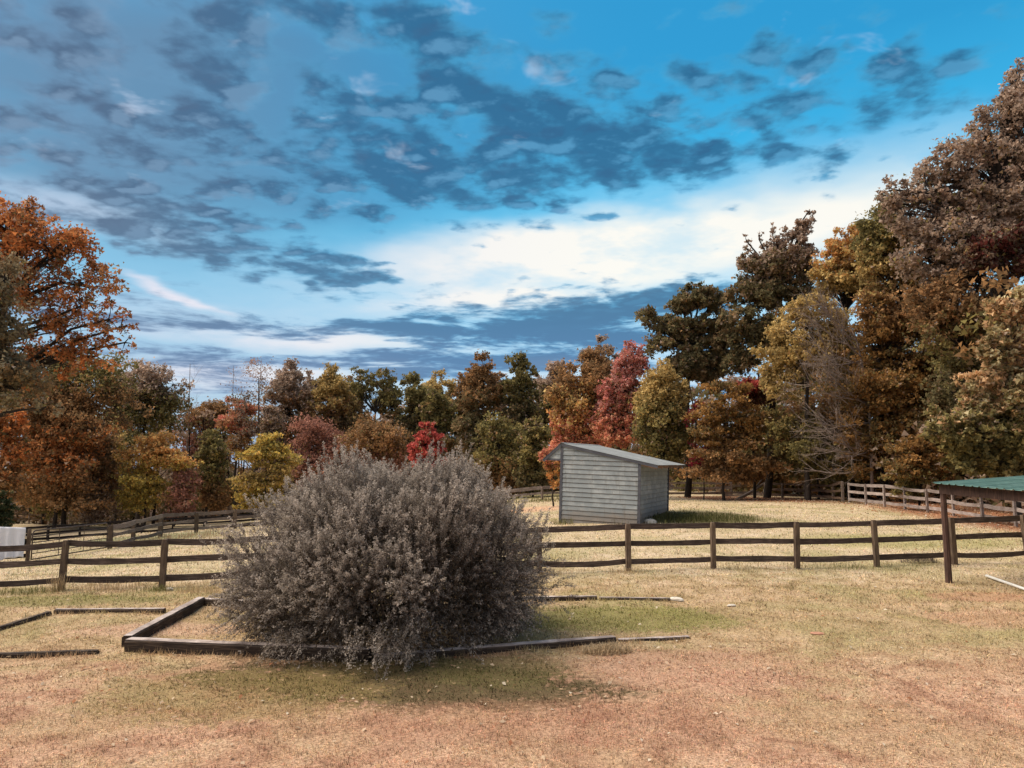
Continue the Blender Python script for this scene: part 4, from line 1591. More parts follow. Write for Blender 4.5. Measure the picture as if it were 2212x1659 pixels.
def tube_np(p, q, r0, r1, k=4):
    d = q - p
    d = d / (np.linalg.norm(d) + 1e-9)
    u = np.cross(d, (0, 0, 1.0) if abs(d[2]) < 0.9 else (1.0, 0, 0))
    u /= np.linalg.norm(u)
    w = np.cross(d, u)
    a = np.arange(k) * 2 * math.pi / k
    ring = np.cos(a)[:, None] * u + np.sin(a)[:, None] * w
    V = np.concatenate([p + ring * r0, q + ring * r1])
    j = np.arange(k)
    Q = np.stack([j, (j + 1) % k, (j + 1) % k + k, j + k], 1)
    return V, Q


class Wood:
    def __init__(self):
        self.V, self.Q, self.n = [], [], 0

    def seg(self, p, q, r0, r1, k=4):
        V, Q = tube_np(np.asarray(p, float), np.asarray(q, float), r0, r1, k)
        self.V.append(V)
        self.Q.append(Q + self.n)
        self.n += len(V)

    def path(self, pts, r0, r1, k=5):
        n = len(pts) - 1
        for i in range(n):
            self.seg(pts[i], pts[i + 1], r0 + (r1 - r0) * i / n, r0 + (r1 - r0) * (i + 1) / n, k)

    def mesh(self, name):
        return mesh_np(name, np.concatenate(self.V), np.concatenate(self.Q))


def curve(p, q, sag, n=4, wob=0.0):
    p, q = np.asarray(p, float), np.asarray(q, float)
    L = np.linalg.norm(q - p)
    out = []
    for i in range(n + 1):
        f = i / n
        c = p + (q - p) * f + np.array([0, 0, sag * L * 4 * f * (1 - f)])
        if 0 < i < n:
            c = c + RNG.normal(size=3) * wob * L
        out.append(c)
    return out


def tree(name, label, xc, D, base_y, lobes, pal, n_leaves, leaf, trunk=None, wood='bark', style='broad', cat='tree', high=None, low=None, per=9, spread=0.30, trunk_px=None, group=None, sparse=1.0):
    """lobes: (px, py, rx, ry[, ddepth]) in photo pixels at depth D; they set the outline of the crown.
    high / low: palettes that take over near the crown's top / foot."""
    s = D / F
    x0 = (xc - CX) * s
    base = np.array([x0, D, gz(x0, D)])
    root = thing(name, label, cat, tuple(base), group)
    wd = Wood()
    Ls = []
    for lb in lobes:
        dd = lb[4] if len(lb) > 4 else RNG.uniform(-0.35, 0.35) * lb[2] * s
        c = np.array(at(lb[0], lb[1], D + dd))
        Ls.append((c, np.array([lb[2] * s, lb[2] * s * 0.85, lb[3] * s]) * 1.06))
    given = list(Ls)
    for i, (c, r) in enumerate(given):                  # close the gaps between neighbouring lobes
        if len(given) < 5 or style == 'cedar':
            break
        dist = sorted((np.linalg.norm((c - c2)[[0, 2]]), j) for j, (c2, r2) in enumerate(given) if j != i)
        j = dist[RNG.integers(0, 3)][1]
        if j > i or RNG.uniform() < 0.5:
            c2, r2 = given[j]
            Ls.append(((c + c2) / 2 + RNG.normal(size=3) * r * 0.15, (r + r2) / 2 * RNG.uniform(0.7, 0.95)))
    ztop = max(c[2] + r[2] for c, r in Ls)
    zbot = min(c[2] - r[2] for c, r in Ls)
    Hh = ztop - base[2]
    tr = trunk or max(0.07, Hh * 0.014)
    ctr = sum(c for c, r in Ls) / len(Ls)
    topc = max(Ls, key=lambda l: l[0][2])[0]
    tp = np.array([0.6 * x0 + 0.4 * topc[0], D, base[2] + 0.72 * (topc[2] - base[2])])
    tpts = curve(base + np.array([0, 0, -0.3]), tp, 0.0, 6, 0.012)
    tr_pts = np.array(tpts)
    wd.path(tpts, tr, tr * 0.45, 7)
    CP, CR, CL = [], [], []
    vol = np.array([r[0] * r[2] for c, r in Ls])
    tot = max(len(Ls) * per, 6)
    for (c, r), v in zip(Ls, vol / vol.sum()):
        # limb from the trunk to this lobe
        k = int(np.clip(np.searchsorted(tr_pts[:, 2], c[2] - 0.55 * np.hypot(c[0] - x0, c[1] - D) - 0.3), 1, 6))
        if style != 'cedar':
            wd.path(curve(tr_pts[k], c, 0.06, 3, 0.03), tr * 0.42, tr * 0.14, 5)
        m = max(3, int(round(tot * v)))
        d = rand_dirs(m)
        rad = RNG.uniform(0.2, 1.12, m) ** 0.5
        cp = c + d * r * rad[:, None] * 0.86
        rr_ = 1.75 * spread * RNG.uniform(0.55, 1.25, m) * (r[0] * r[2]) ** 0.5
        for q, w in zip(cp, rr_):
            if style != 'cedar':
                wd.path(curve(c if RNG.uniform() < 0.6 else tr_pts[k], q, 0.05, 2, 0.04), tr * 0.13, tr * 0.03, 3)
        CP.append(cp)
        CR.append(rr_)
    CP, CR = np.concatenate(CP), np.concatenate(CR)
    wt = CR ** 2
    cnt = np.maximum(6, (1.5 * n_leaves * wt / wt.sum() * RNG.uniform(0.6, 1.4, len(wt))).astype(int))
    idx = np.repeat(np.arange(len(CP)), cnt)
    n = len(idx)
    flat = np.array([1.0, 1.0, 0.78]) if style == 'broad' else (np.array([1.2, 1.2, 0.42]) if style == 'flat' else np.array([1.3, 1.3, 0.34]))
    KS = 8                                              # twig ends per cluster, each with its own tuft of leaves
    nc = len(CP)
    sub = rand_dirs(nc * KS) * (RNG.uniform(0.05, 1, (nc * KS, 1)) ** 0.5 * RNG.uniform(0.75, 1.25, (nc * KS, 1))) * np.repeat(CR, KS)[:, None] * flat
    sr = np.repeat(CR, KS) * RNG.uniform(0.13, 0.30, nc * KS)
    si = idx * KS + RNG.integers(0, KS, n)
    d = rand_dirs(n)
    P = CP[idx] + sub[si] + RNG.normal(size=(n, 3)) * sr[si][:, None] * (0.6 + 0.4 * flat)
    for q in range(0, nc * KS, 2 if style == 'cedar' else 1):
        if CR[q // KS] > 0.25 and style != 'cedar':
            wd.seg(CP[q // KS], CP[q // KS] + sub[q], tr * 0.035, tr * 0.012, 3)
    if style == 'cedar':                               # sprays droop outwards from the trunk
        dist = np.hypot(P[:, 0] - x0, P[:, 1] - D)
        P[:, 2] -= 0.10 * (dist - np.hypot(CP[idx, 0] - x0, CP[idx, 1] - D))
        for q, w in zip(CP, CR):
            zz = np.clip(q[2] + 0.15, tr_pts[1, 2], tr_pts[-1, 2])
            f = (zz - tr_pts[0, 2]) / (tr_pts[-1, 2] - tr_pts[0, 2])
            o = tr_pts[0] + (tr_pts[-1] - tr_pts[0]) * f
            wd.path(curve(o, q, 0.05, 2, 0.02), tr * 0.16, tr * 0.03, 3)
    P = P[P[:, 2] > gz(x0, D) + 0.15] if False else P
    gzv = base[2] + 0.15
    P[:, 2] = np.maximum(P[:, 2], gzv + RNG.uniform(0, 0.4, n))
    N = d + np.array([0, 0, 0.3])
    N /= np.linalg.norm(N, axis=1, keepdims=True)
    V, Q = leaf_tris(P - base, N, leaf * 1.22 * RNG.uniform(0.65, 1.35, n), 0.85)
    A = np.array(PAL[pal])
    ccol = RNG.integers(0, len(A), len(CP))
    pick = np.where(RNG.uniform(size=n) < 0.6, ccol[idx], RNG.integers(0, len(A), n))
    col = A[pick]
    Mx = np.array(PAL['brown'] + PAL['olive'] + PAL['taupe'])      # turning leaves of other tones in every crown
    sel = RNG.uniform(size=n) < np.where(RNG.uniform(size=nc * KS) < 0.15, 0.6, 0.05)[si]
    col[sel] = Mx[RNG.integers(0, len(Mx), sel.sum())]
    hf = (P[:, 2] - zbot) / (ztop - zbot)
    if high:
        Bc = np.array(PAL[high])
        sel = RNG.uniform(size=n) < np.clip((hf - 0.45) / 0.3, 0, 1)
        col[sel] = Bc[RNG.integers(0, len(Bc), sel.sum())]
    if low:
        Bc = np.array(PAL[low])
        sel = RNG.uniform(size=n) < np.clip((0.5 - hf) / 0.3, 0, 1)
        col[sel] = Bc[RNG.integers(0, len(Bc), sel.sum())]
    col = np.minimum((col * 0.93 + col.mean(1, keepdims=True) * 0.07) * 2.05, 0.66) * RNG.uniform(0.75, 1.25, (n, 1)) * RNG.uniform(0.85, 1.15, len(CP))[idx][:, None] * RNG.uniform(0.8, 1.2, nc * KS)[si][:, None]
    me = mesh_np('crown', V, Q, 3)
    face_color(me, 'leaf_color', col)
    link('crown', me, M['leaf'], root)
    wv = wd.mesh('trunk')
    co = np.empty(len(wv.vertices) * 3, np.float32)
    wv.vertices.foreach_get('co', co)
    wv.vertices.foreach_set('co', (co.reshape(-1, 3) - base).astype(np.float32).ravel())
    wv.update()
    link('trunk', wv, M[wood], root)
    return root


def auto(xc, hw, top, bot, k=7, seed=0, taper=0.35, sz=0.44):
    """lobes filling an egg-shaped crown outline given in pixels"""
    rr = random.Random(seed)
    out = [(xc + rr.uniform(-0.1, 0.1) * hw, top + 0.42 * hw, hw * 0.42, hw * 0.42)]
    H = bot - top
    for i in range(k):
        f = (i + 0.5) / k
        w = hw * (1 - taper * (1 - f)) * math.sin(math.pi * min(1.0, 0.25 + 0.62 * f) ** 1.0)
        side = (-1) ** i
        out.append((xc + side * rr.uniform(0.2, 0.58) * w, top + 0.16 * H + f * H * 0.80, 1.15 * hw * sz * rr.uniform(0.85, 1.2), hw * sz * rr.uniform(0.75, 1.05)))
    return out


def bare_tree(name, label, xc, D, top, wpx, mat, seed, r0=0.07, lean=0.0, leaves=None, depth=5, low=0.25):
    rr = random.Random(seed)
    s = D / F
    x0 = (xc - CX) * s
    base = Vector((x0, D, gz(x0, D)))
    Ht = at(xc, top, D).z - base.z
    root = thing(name, label, 'tree', base)
    wd = Wood()
    tips = []

    def grow(p, d, L, r, lev):
        n = 3
        pts = [p]
        q = p
        for i in range(n):
            d = (d + Vector((rr.gauss(0, 0.13), rr.gauss(0, 0.13), rr.gauss(0.04, 0.08)))).normalized()
            q = q + d * (L / n)
            pts.append(q)
        wd.path([tuple(v) for v in pts], r, r * 0.55, 5 if lev < 2 else 3)
        if lev >= depth:
            tips.append(q)
            return
        nb = 3 if lev else 0
        for i in range(nb):
            f = rr.uniform(0.35, 1.0)
            o = pts[0].lerp(pts[-1], f)
            nd = (d + Vector((rr.gauss(0, 0.55), rr.gauss(0, 0.55), rr.gauss(0.1, 0.35)))).normalized()
            grow(o, nd, L * rr.uniform(0.5, 0.75), r * 0.5, lev + 1)
    tip = Vector((lean * Ht, 0, Ht))
    pts = [Vector((0, 0, -0.3)), tip * 0.3 + Vector((rr.gauss(0, 0.1), 0, 0)), tip * 0.6 + Vector((rr.gauss(0, 0.1), 0, 0)), tip]
    wd.path([tuple(v) for v in pts], r0, r0 * 0.15, 6)
    for i in range(11):
        f = low + (0.93 - low) * i / 11
        o = Vector((0, 0, 0)).lerp(tip, f)
        a = rr.uniform(0, 2 * math.pi)
        d = Vector((math.cos(a), math.sin(a), rr.uniform(0.3, 0.9))).normalized()
        grow(o, d, wpx * s * (1.05 - 0.6 * f) * rr.uniform(0.5, 0.8), r0 * 0.45 * (1.1 - f), 2)
    link('trunk', wd.mesh('trunk'), mat, root)
    if leaves and tips:
        pal, n, sz = leaves
        T = np.array([tuple(t) for t in tips])
        P = T[RNG.integers(0, len(T), n)] + RNG.normal(size=(n, 3)) * 0.25
        V, Q = leaf_quads(P, rand_dirs(n), sz * RNG.uniform(0.7, 1.3, n), 0.6)
        me = mesh_np('crown', V, Q)
        A = np.array(PAL[pal])
        face_color(me, 'leaf_color', A[RNG.integers(0, len(A), n)] * RNG.uniform(0.8, 1.2, (n, 1)))
        link('crown', me, M['leaf'], root)
    return root


def dead_tree():
    """bare grey tree: long arched branches sweeping left from a trunk among the cedars"""
    D = 49.3
    b = at(1884, 1050, D)
    b.z = gz(b.x, b.y)
    root = thing('dead_tree', 'dead grey tree with long bare branches sweeping left across the dark wood', 'tree', b)
    rr = random.Random(4)
    wd = Wood()
    o = np.array(b)
    tk = [np.array(at(px, py, D)) - o for px, py in ((1884, 1066), (1882, 960), (1876, 850), (1852, 740), (1815, 650))]
    wd.path(tk, 0.12, 0.03, 6)

    def whip(p, d, L, r, lev):
        pts = [p]
        q = p
        n = 5 if lev == 0 else 3
        for i in range(n):
            d = d + np.array([rr.gauss(0, 0.10), rr.gauss(0, 0.10), rr.gauss(0.07 if lev == 0 else 0.03, 0.10)])
            d = d / np.linalg.norm(d)
            q = q + d * L / n
            pts.append(q)
        wd.path(pts, r, r * 0.3, 5 if lev == 0 else 3)
        if lev < 3:
            for i in range((9, 5, 3)[lev]):
                f = rr.uniform(0.2, 0.98)
                k = min(n - 1, int(f * n))
                c = pts[k] + (pts[k + 1] - pts[k]) * (f * n - k)
                nd = d * 0.8 + np.array([rr.gauss(0, 0.35), rr.gauss(0, 0.35), rr.gauss(0.05, 0.42)])
                whip(c, nd / np.linalg.norm(nd), L * rr.uniform(0.28, 0.5), r * 0.42, lev + 1)
    for i in range(20):
        f = rr.uniform(0.12, 0.78)
        k = min(3, int(f * 4))
        c = tk[k] + (tk[k + 1] - tk[k]) * (f * 4 - k)
        d = np.array([-1.0 + rr.gauss(0, 0.12), rr.gauss(-0.42, 0.25), rr.gauss(-0.15 + 0.75 * f, 0.16)])
        whip(c, d / np.linalg.norm(d), rr.uniform(3.8, 6.2) * (1.05 - 0.3 * f), 0.062, 0)
    link('trunk', wd.mesh('trunk'), M['dead_bark'], root)


#TREES
# ---- left side
tree('oak_tree', 'large rust orange oak rising highest at the left edge', -30, 50, 0,
     [(20, 500, 105, 62), (110, 545, 95, 60), (190, 620, 70, 60), (60, 620, 100, 60), (150, 690, 90, 50), (235, 690, 45, 50), (-60, 560, 120, 110), (60, 470, 60, 40), (160, 530, 60, 40),
      (210, 770, 55, 40), (130, 780, 80, 38), (270, 740, 32, 34), (40, 770, 70, 60)], 'rust', 21000, 0.19, trunk=0.40, per=15, spread=0.20)
tree('oak_tree', 'pale grey green tree at the left edge half covering the rust oak', -40, 45, 0, [(10, 600, 55, 60), (-60, 640, 90, 110), (40, 845, 80, 48), (-20, 800, 90, 70), (100, 880, 42, 30)], 'greygreen', 11000, 0.19, per=20, spread=0.22)
tree('oak_tree', 'olive brown oak filling the space under the rust oak limbs', 150, 70, 0,
     [(60, 800, 70, 40), (140, 800, 66, 36), (215, 800, 56, 34), (265, 820, 40, 34), (100, 850, 80, 44), (190, 850, 76, 42), (250, 880, 60, 44), (30, 870, 70, 44), (150, 910, 90, 40)], 'brown', 15000, 0.22, high='olive', low='brown', per=12)
tree('beech_tree', 'dark rust tree low at the left edge under the oak', -20, 62, 0, auto(0, 80, 880, 1080, 6, 3), 'rust', 8000, 0.22, low='brown')
tree('beech_tree', 'broad red brown beech under the rust oak limbs', 130, 68, 0, auto(130, 125, 835, 1080, 9, 4), 'rust', 20000, 0.22, high='brown', low='brown', style='flat', per=13)
tree('maple_tree', 'olive and yellow layered tree at left above the far fence', 105, 72, 0, auto(110, 88, 930, 1110, 7, 5, sz=0.42), 'olive', 13000, 0.21, high='gold', style='flat', per=14)
tree('maple_tree', 'taupe brown spreading tree left of the bright orange maple', 205, 72, 0, auto(205, 75, 935, 1112, 7, 6), 'brown', 11000, 0.21, low='taupe', style='flat', per=14)
tree('poplar_tree', 'slim yellow green tree with a pointed top at left', 258, 76, 0, [(258, 925, 14, 26), (254, 965, 24, 30), (262, 1010, 30, 30), (255, 1050, 34, 30)], 'yellow', 4500, 0.20, low='olive', high='gold')
tree('oak_tree', 'tall olive brown tree with an open top left of the bare tree', 305, 82, 0, [(345, 800, 34, 28), (300, 815, 45, 34), (375, 830, 34, 30), (270, 850, 55, 45), (335, 870, 60, 45), (300, 920, 70, 45), (390, 870, 25, 25)], 'olive', 13000, 0.24, high='taupe', per=12)
tree('maple_tree', 'bright orange topped maple turning olive below at left', 320, 70, 0,
     [(335, 955, 36, 24), (300, 985, 42, 24), (370, 990, 45, 26), (395, 1000, 22, 18), (310, 1035, 45, 26), (285, 1075, 40, 24), (345, 1050, 32, 22), (305, 1100, 24, 14)], 'yellow', 11000, 0.20, high='orange', low='yellow', style='flat', per=13)
tree('dogwood_tree', 'dusky red brown thicket tree right of the orange maple', 385, 70, 0, [(385, 1040, 30, 30), (400, 1080, 36, 26), (375, 1105, 28, 16), (410, 1040, 24, 30)], 'dusk', 4500, 0.18, per=14)
tree('oak_tree', 'dull olive tree with thin pale stems left of the yellow green maple', 455, 72, 0, auto(455, 55, 925, 1100, 7, 9), 'olive', 9500, 0.21, low='brown', per=12)
tree('oak_tree', 'reddish brown crown in the bank behind the bare pale tree', 450, 90, 0, auto(450, 70, 850, 1020, 6, 10), 'dusk', 9500, 0.24, high='brown')
tree('maple_tree', 'coral red and orange maple in the back row at left', 512, 84, 0, [(520, 880, 28, 26), (500, 915, 32, 26), (530, 925, 28, 26), (515, 960, 36, 24)], 'coral', 6000, 0.22, low='orange', style='flat', per=14)
tree('maple_tree', 'yellow green maple left of the grey bush', 575, 66, 0,
     [(590, 955, 36, 24), (560, 990, 42, 26), (610, 995, 34, 26), (540, 1040, 36, 26), (590, 1040, 48, 26), (545, 1085, 40, 20), (600, 1085, 45, 24)], 'gold', 11500, 0.20, high='yellow', low='yellow', style='flat', per=13)
bare_tree('birch_tree', 'pale bare twiggy tree rising left of the coral maple', 405, 88, 786, 95, M['pale_bark'], 3, 0.17)
bare_tree('birch_tree', 'thin pale bare tree against the bright cloud above the coral maple', 500, 96, 790, 90, M['pale_bark'], 4, 0.14, leaves=('blush', 500, 0.22))
bare_tree('birch_tree', 'wispy blush leaved tree left of the brown treetops', 560, 96, 775, 110, M['pale_bark'], 6, 0.14, leaves=('blush', 1400, 0.22))
bare_tree('walnut_tree', 'grey dark tree with bare upper limbs beside the coral maple', 555, 80, 815, 110, M['bark'], 8, 0.22, leaves=('taupe', 1800, 0.22))
# ---- middle treeline
tree('oak_tree', 'brown oak with a round top left in the middle row', 620, 84, 0, auto(622, 62, 782, 1010, 9, 11), 'brown', 14000, 0.24, high='taupe')
tree('oak_tree', 'grey brown oak stepping down beside the coral maple', 590, 80, 0, auto(585, 42, 870, 1040, 6, 21), 'taupe', 7000, 0.22)
tree('oak_tree', 'golden brown broad oak above the left half of the bush', 715, 84, 0, auto(712, 66, 788, 1010, 9, 12), 'brown', 15000, 0.24, high='gold')
tree('oak_tree', 'olive oak with sky showing between its limbs above the bush', 800, 86, 0, [(780, 820, 34, 24), (830, 815, 32, 22), (810, 850, 42, 24), (765, 850, 26, 22), (850, 850, 24, 26), (800, 980, 60, 34), (765, 940, 40, 30), (840, 945, 35, 34)], 'olive', 11000, 0.24, per=11, spread=0.24)
tree('oak_tree', 'dark olive oak left of the small pale gold treetop', 885, 86, 0, auto(890, 46, 803, 1010, 8, 13), 'green', 9500, 0.24, high='olive')
tree('oak_tree', 'pale gold treetop peeking up behind the middle row', 952, 98, 0, [(952, 815, 24, 20), (930, 840, 28, 24), (972, 840, 24, 24), (950, 880, 40, 40)], 'gold', 6000, 0.24, high='gold')
tree('oak_tree', 'olive brown oak right behind the red maple', 945, 84, 0, auto(945, 55, 840, 1010, 7, 14), 'olive', 10500, 0.23, low='brown')
tree('maple_tree', 'bright red maple above the middle of the grey bush', 917, 72, 0, [(925, 922, 18, 14), (915, 945, 30, 15), (935, 950, 22, 14), (905, 970, 30, 14), (930, 975, 32, 14), (898, 990, 22, 12), (925, 1000, 34, 14)], 'red', 8500, 0.19, style='flat', per=14)
tree('oak_tree', 'dark brown oak with the highest top of the middle row', 1040, 80, 0, auto(1038, 60, 764, 1010, 9, 15), 'green', 15000, 0.23, high='brown')
tree('oak_tree', 'dark grey olive oak between two brown ones right of centre', 1125, 80, 0, auto(1122, 58, 762, 1010, 9, 16), 'green', 15000, 0.23, high='olive')
tree('oak_tree', 'dusky red brown low tree behind the left hump of the bush', 680, 78, 0, [(665, 930, 40, 34), (700, 950, 44, 34), (650, 975, 40, 30), (690, 1000, 50, 30), (735, 985, 40, 30), (650, 1030, 40, 26)], 'dusk', 8000, 0.20, high='dusk', per=13)
tree('oak_tree', 'brown low tree between the left hump and the red maple', 800, 76, 0, [(780, 930, 40, 30), (830, 935, 44, 30), (860, 960, 36, 30), (800, 975, 50, 32), (760, 985, 40, 30), (850, 1000, 40, 26)], 'brown', 8500, 0.20, low='dusk', per=13)
tree('oak_tree', 'low olive brown oak above the right shoulder of the bush', 1075, 72, 0, auto(1080, 68, 895, 1060, 7, 17), 'olive', 11000, 0.20, low='brown')
tree('oak_tree', 'dull olive oak behind the peak of the shed visor', 1150, 70, 0, auto(1150, 55, 900, 1065, 7, 18), 'olive', 9500, 0.20, low='green')
tree('oak_tree', 'grey olive treetop left of the orange brown maple', 1195, 82, 0, auto(1198, 46, 780, 960, 7, 19), 'olive', 9500, 0.23, high='taupe')
tree('oak_tree', 'dark treetop poking up behind the orange brown maple', 1295, 88, 0, [(1295, 752, 30, 22), (1275, 780, 34, 28), (1320, 785, 30, 30), (1300, 840, 44, 40)], 'green', 7000, 0.24, high='taupe')
tree('maple_tree', 'orange brown maple standing over the shed roof peak', 1255, 62, 0,
     [(1285, 785, 42, 30), (1245, 820, 46, 32), (1300, 830, 46, 34), (1210, 860, 40, 32), (1265, 880, 52, 34), (1225, 920, 42, 30), (1290, 935, 44, 32), (1205, 960, 26, 24), (1250, 975, 46, 26)], 'orange', 20000, 0.20, high='brown', low='coral', per=12)
tree('maple_tree', 'orange red low maple showing under the shed visor', 1195, 52, 0, [(1196, 1010, 20, 22), (1190, 985, 24, 20), (1205, 1040, 18, 16), (1215, 1000, 20, 30)], 'orange', 4500, 0.16, high='coral', per=14)
tree('maple_tree', 'tall pink red maple right of the orange brown one', 1335, 60, 0,
     [(1372, 752, 24, 22), (1355, 790, 34, 26), (1388, 790, 22, 24), (1330, 830, 32, 28), (1365, 840, 36, 28), (1315, 880, 38, 28), (1355, 890, 38, 28), (1300, 925, 36, 24), (1340, 945, 46, 26)], 'pink', 17000, 0.18, low='coral', high='pink', per=12, spread=0.27)
tree('maple_tree', 'olive yellow tree right of the pink maple above the shed', 1425, 57, 0,
     [(1430, 810, 38, 28), (1400, 855, 38, 34), (1455, 850, 44, 36), (1420, 900, 52, 36), (1470, 905, 36, 34), (1410, 950, 44, 34), (1460, 960, 44, 34), (1440, 1000, 44, 26)], 'olive', 17000, 0.18, high='gold', per=12)
tree('oak_tree', 'dark green wide oak left of the tallest spire on the right', 1480, 60, 0,
     [(1500, 640, 40, 28), (1455, 665, 40, 30), (1540, 650, 32, 30), (1410, 690, 40, 24), (1480, 715, 50, 34), (1540, 720, 44, 36), (1430, 745, 40, 26), (1495, 780, 52, 34), (1550, 790, 40, 36), (1450, 800, 36, 24)], 'green', 21000, 0.22, trunk=0.28, per=13, spread=0.25)
tree('oak_tree', 'dark oak with a ragged spire top standing against the bright sky', 1650, 57, 0,
     [(1748, 455, 9, 22), (1740, 485, 16, 30), (1716, 500, 14, 28), (1728, 525, 26, 34), (1668, 500, 9, 20), (1672, 530, 20, 30), (1612, 520, 9, 16), (1690, 565, 44, 34), (1630, 590, 40, 30), (1740, 575, 26, 50), (1600, 640, 40, 34), (1660, 640, 52, 38), (1725, 640, 36, 40), (1590, 700, 40, 36), (1650, 720, 50, 40), (1600, 770, 40, 34), (1612, 535, 14, 16)], 'green', 26000, 0.20, high='taupe', trunk=0.30, per=13, spread=0.24)
tree('maple_tree', 'dark red maple half hidden below the spire topped oak', 1625, 56, 0, [(1620, 840, 30, 24), (1650, 855, 24, 22), (1605, 865, 22, 22)], 'maroon', 3200, 0.17, high='red', per=14)
tree('maple_tree', 'small crimson maple above the right end of the shed', 1515, 55.5, 0, [(1510, 878, 16, 13), (1497, 898, 20, 13), (1490, 912, 12, 10), (1525, 975, 22, 12), (1512, 1000, 26, 14), (1535, 960, 16, 12)], 'crimson', 1500, 0.16, per=20, trunk=0.05)
tree('cedar_tree', 'brown olive cedar with hanging boughs right of the shed', 1560, 54, 0,
     [(1570, 850, 40, 26), (1545, 890, 46, 26), (1600, 900, 50, 28), (1540, 940, 56, 26), (1610, 950, 56, 28), (1560, 990, 66, 26), (1630, 1000, 50, 26), (1530, 1020, 44, 20), (1590, 1025, 50, 20)], 'cedar', 19000, 0.17, low='brown', style='cedar', per=16)
tree('oak_tree', 'shaded brown olive tree under the dead branches', 1760, 54, 0, [(1730, 900, 50, 34), (1790, 890, 50, 36), (1840, 920, 46, 36), (1720, 960, 54, 34), (1790, 960, 56, 36), (1840, 990, 50, 34), (1740, 1015, 54, 26), (1810, 1025, 50, 22)], 'brown', 14000, 0.18, low='olive', per=13)
tree('oak_tree', 'brown understorey tree behind the broken fence gap', 1650, 62, 0, auto(1655, 70, 860, 1040, 8, 23), 'olive', 10000, 0.19, low='brown')
for k, (x, top, hw, pal, hi, lab) in enumerate((
        (672, 806, 50, 'brown', 'taupe', 'brown treetop filling the skyline between the round topped oak and the golden brown one'),
        (758, 812, 46, 'olive', 'brown', 'olive treetop behind the notch left of the oak with sky between its limbs'),
        (846, 818, 44, 'brown', 'olive', 'brown treetop behind the notch right of the oak with sky between its limbs'),
        (918, 826, 40, 'olive', 'gold', 'olive treetop just left of the small pale gold treetop'),
        (1000, 806, 48, 'olive', 'brown', 'olive brown treetop left of the highest oak of the middle row'),
        (1082, 800, 46, 'brown', 'taupe', 'brown treetop in the notch between the two dark oaks right of centre'),
        (1165, 800, 44, 'olive', 'taupe', 'olive treetop between the dark grey olive oak and the orange brown maple'))):
    tree('oak_tree', lab, x, 93, 0, auto(x, hw, top, 1010, 7, 40 + k, taper=0.15, sz=0.5), pal, 7000, 0.26, high=hi)
# ---- right side
tree('elm_tree', 'pale golden olive tree with a rounded top in the right woods', 1740, 52, 0,
     [(1745, 665, 52, 38), (1700, 705, 50, 40), (1790, 690, 50, 44), (1670, 760, 36, 44), (1730, 770, 56, 44), (1800, 770, 56, 46), (1690, 840, 44, 40), (1690, 920, 40, 40), (1720, 980, 44, 40), (1800, 1000, 50, 36)], 'gold', 24000, 0.16, high='gold', low='olive', per=13, spread=0.26)
tree('maple_tree', 'yellow orange maple high behind the golden elm', 1830, 54, 0,
     [(1830, 520, 46, 30), (1795, 560, 40, 34), (1860, 555, 40, 40), (1820, 600, 52, 38), (1780, 620, 36, 32), (1870, 610, 34, 40)], 'orange', 13000, 0.18, low='gold', high='orange', per=14, spread=0.26)
dead_tree()
tree('cedar_tree', 'tall red brown cedar with drooping boughs at the paddock corner', 1905, 50, 0,
     [(1930, 690, 60, 40), (1990, 720, 60, 40), (2020, 790, 60, 40), (2030, 860, 50, 40), (1870, 870, 60, 34), (1860, 950, 56, 34), (1920, 820, 90, 40), (1925, 890, 100, 40), (1920, 950, 100, 40), (1900, 660, 42, 30), (1890, 710, 60, 30), (1930, 730, 62, 30), (1880, 775, 70, 30), (1950, 790, 74, 32), (1890, 840, 84, 32), (1960, 860, 84, 32), (1880, 910, 84, 30), (1960, 930, 88, 32), (1890, 970, 80, 28), (1970, 990, 70, 28), (1900, 1015, 70, 22)], 'cedar', 42000, 0.16, style='cedar', per=17, trunk=0.26)
tree('cedar_tree', 'low drooping cedar bough tree hanging over the pale side fence', 1975, 41, 0,
     [(1975, 1000, 46, 22), (1940, 1020, 36, 20), (2010, 1025, 36, 20), (1965, 1055, 34, 20), (2010, 960, 46, 22), (1950, 970, 36, 20)], 'cedar', 9000, 0.13, low='olive', style='cedar', per=17)
tree('oak_tree', 'huge taupe oak filling the upper right corner', 2150, 45, 0,
     [(2195, 150, 24, 36), (2210, 195, 40, 44), (2180, 205, 26, 30), (2200, 250, 60, 60), (2130, 250, 30, 30), (2120, 320, 66, 52), (2210, 340, 90, 60), (2040, 350, 54, 50), (2000, 400, 48, 44), (2080, 420, 80, 54), (2170, 440, 80, 54), (1960, 460, 54, 44), (2030, 500, 76, 50), (2120, 530, 80, 50), (2200, 520, 70, 60), (2000, 560, 70, 44), (2080, 600, 70, 44), (1930, 410, 30, 34), (2290, 420, 90, 160)], 'taupe', 62000, 0.19, high='taupe', trunk=0.42, per=18, spread=0.24)
tree('oak_tree', 'golden brown oak left of the huge taupe one', 1945, 50, 0, [(1920, 455, 38, 40), (1890, 500, 34, 34), (1930, 520, 50, 44), (1900, 570, 50, 44), (1950, 590, 50, 44), (1910, 640, 50, 36), (1900, 690, 46, 34), (1950, 680, 50, 36), (1985, 640, 40, 40)], 'gold', 17000, 0.18, high='olive', low='brown', per=14)
tree('maple_tree', 'maroon leaved maple deep in the right woods', 2170, 43, 0, [(2165, 525, 60, 34), (2200, 570, 40, 34), (2110, 560, 46, 30)], 'maroon', 6500, 0.18, per=14)
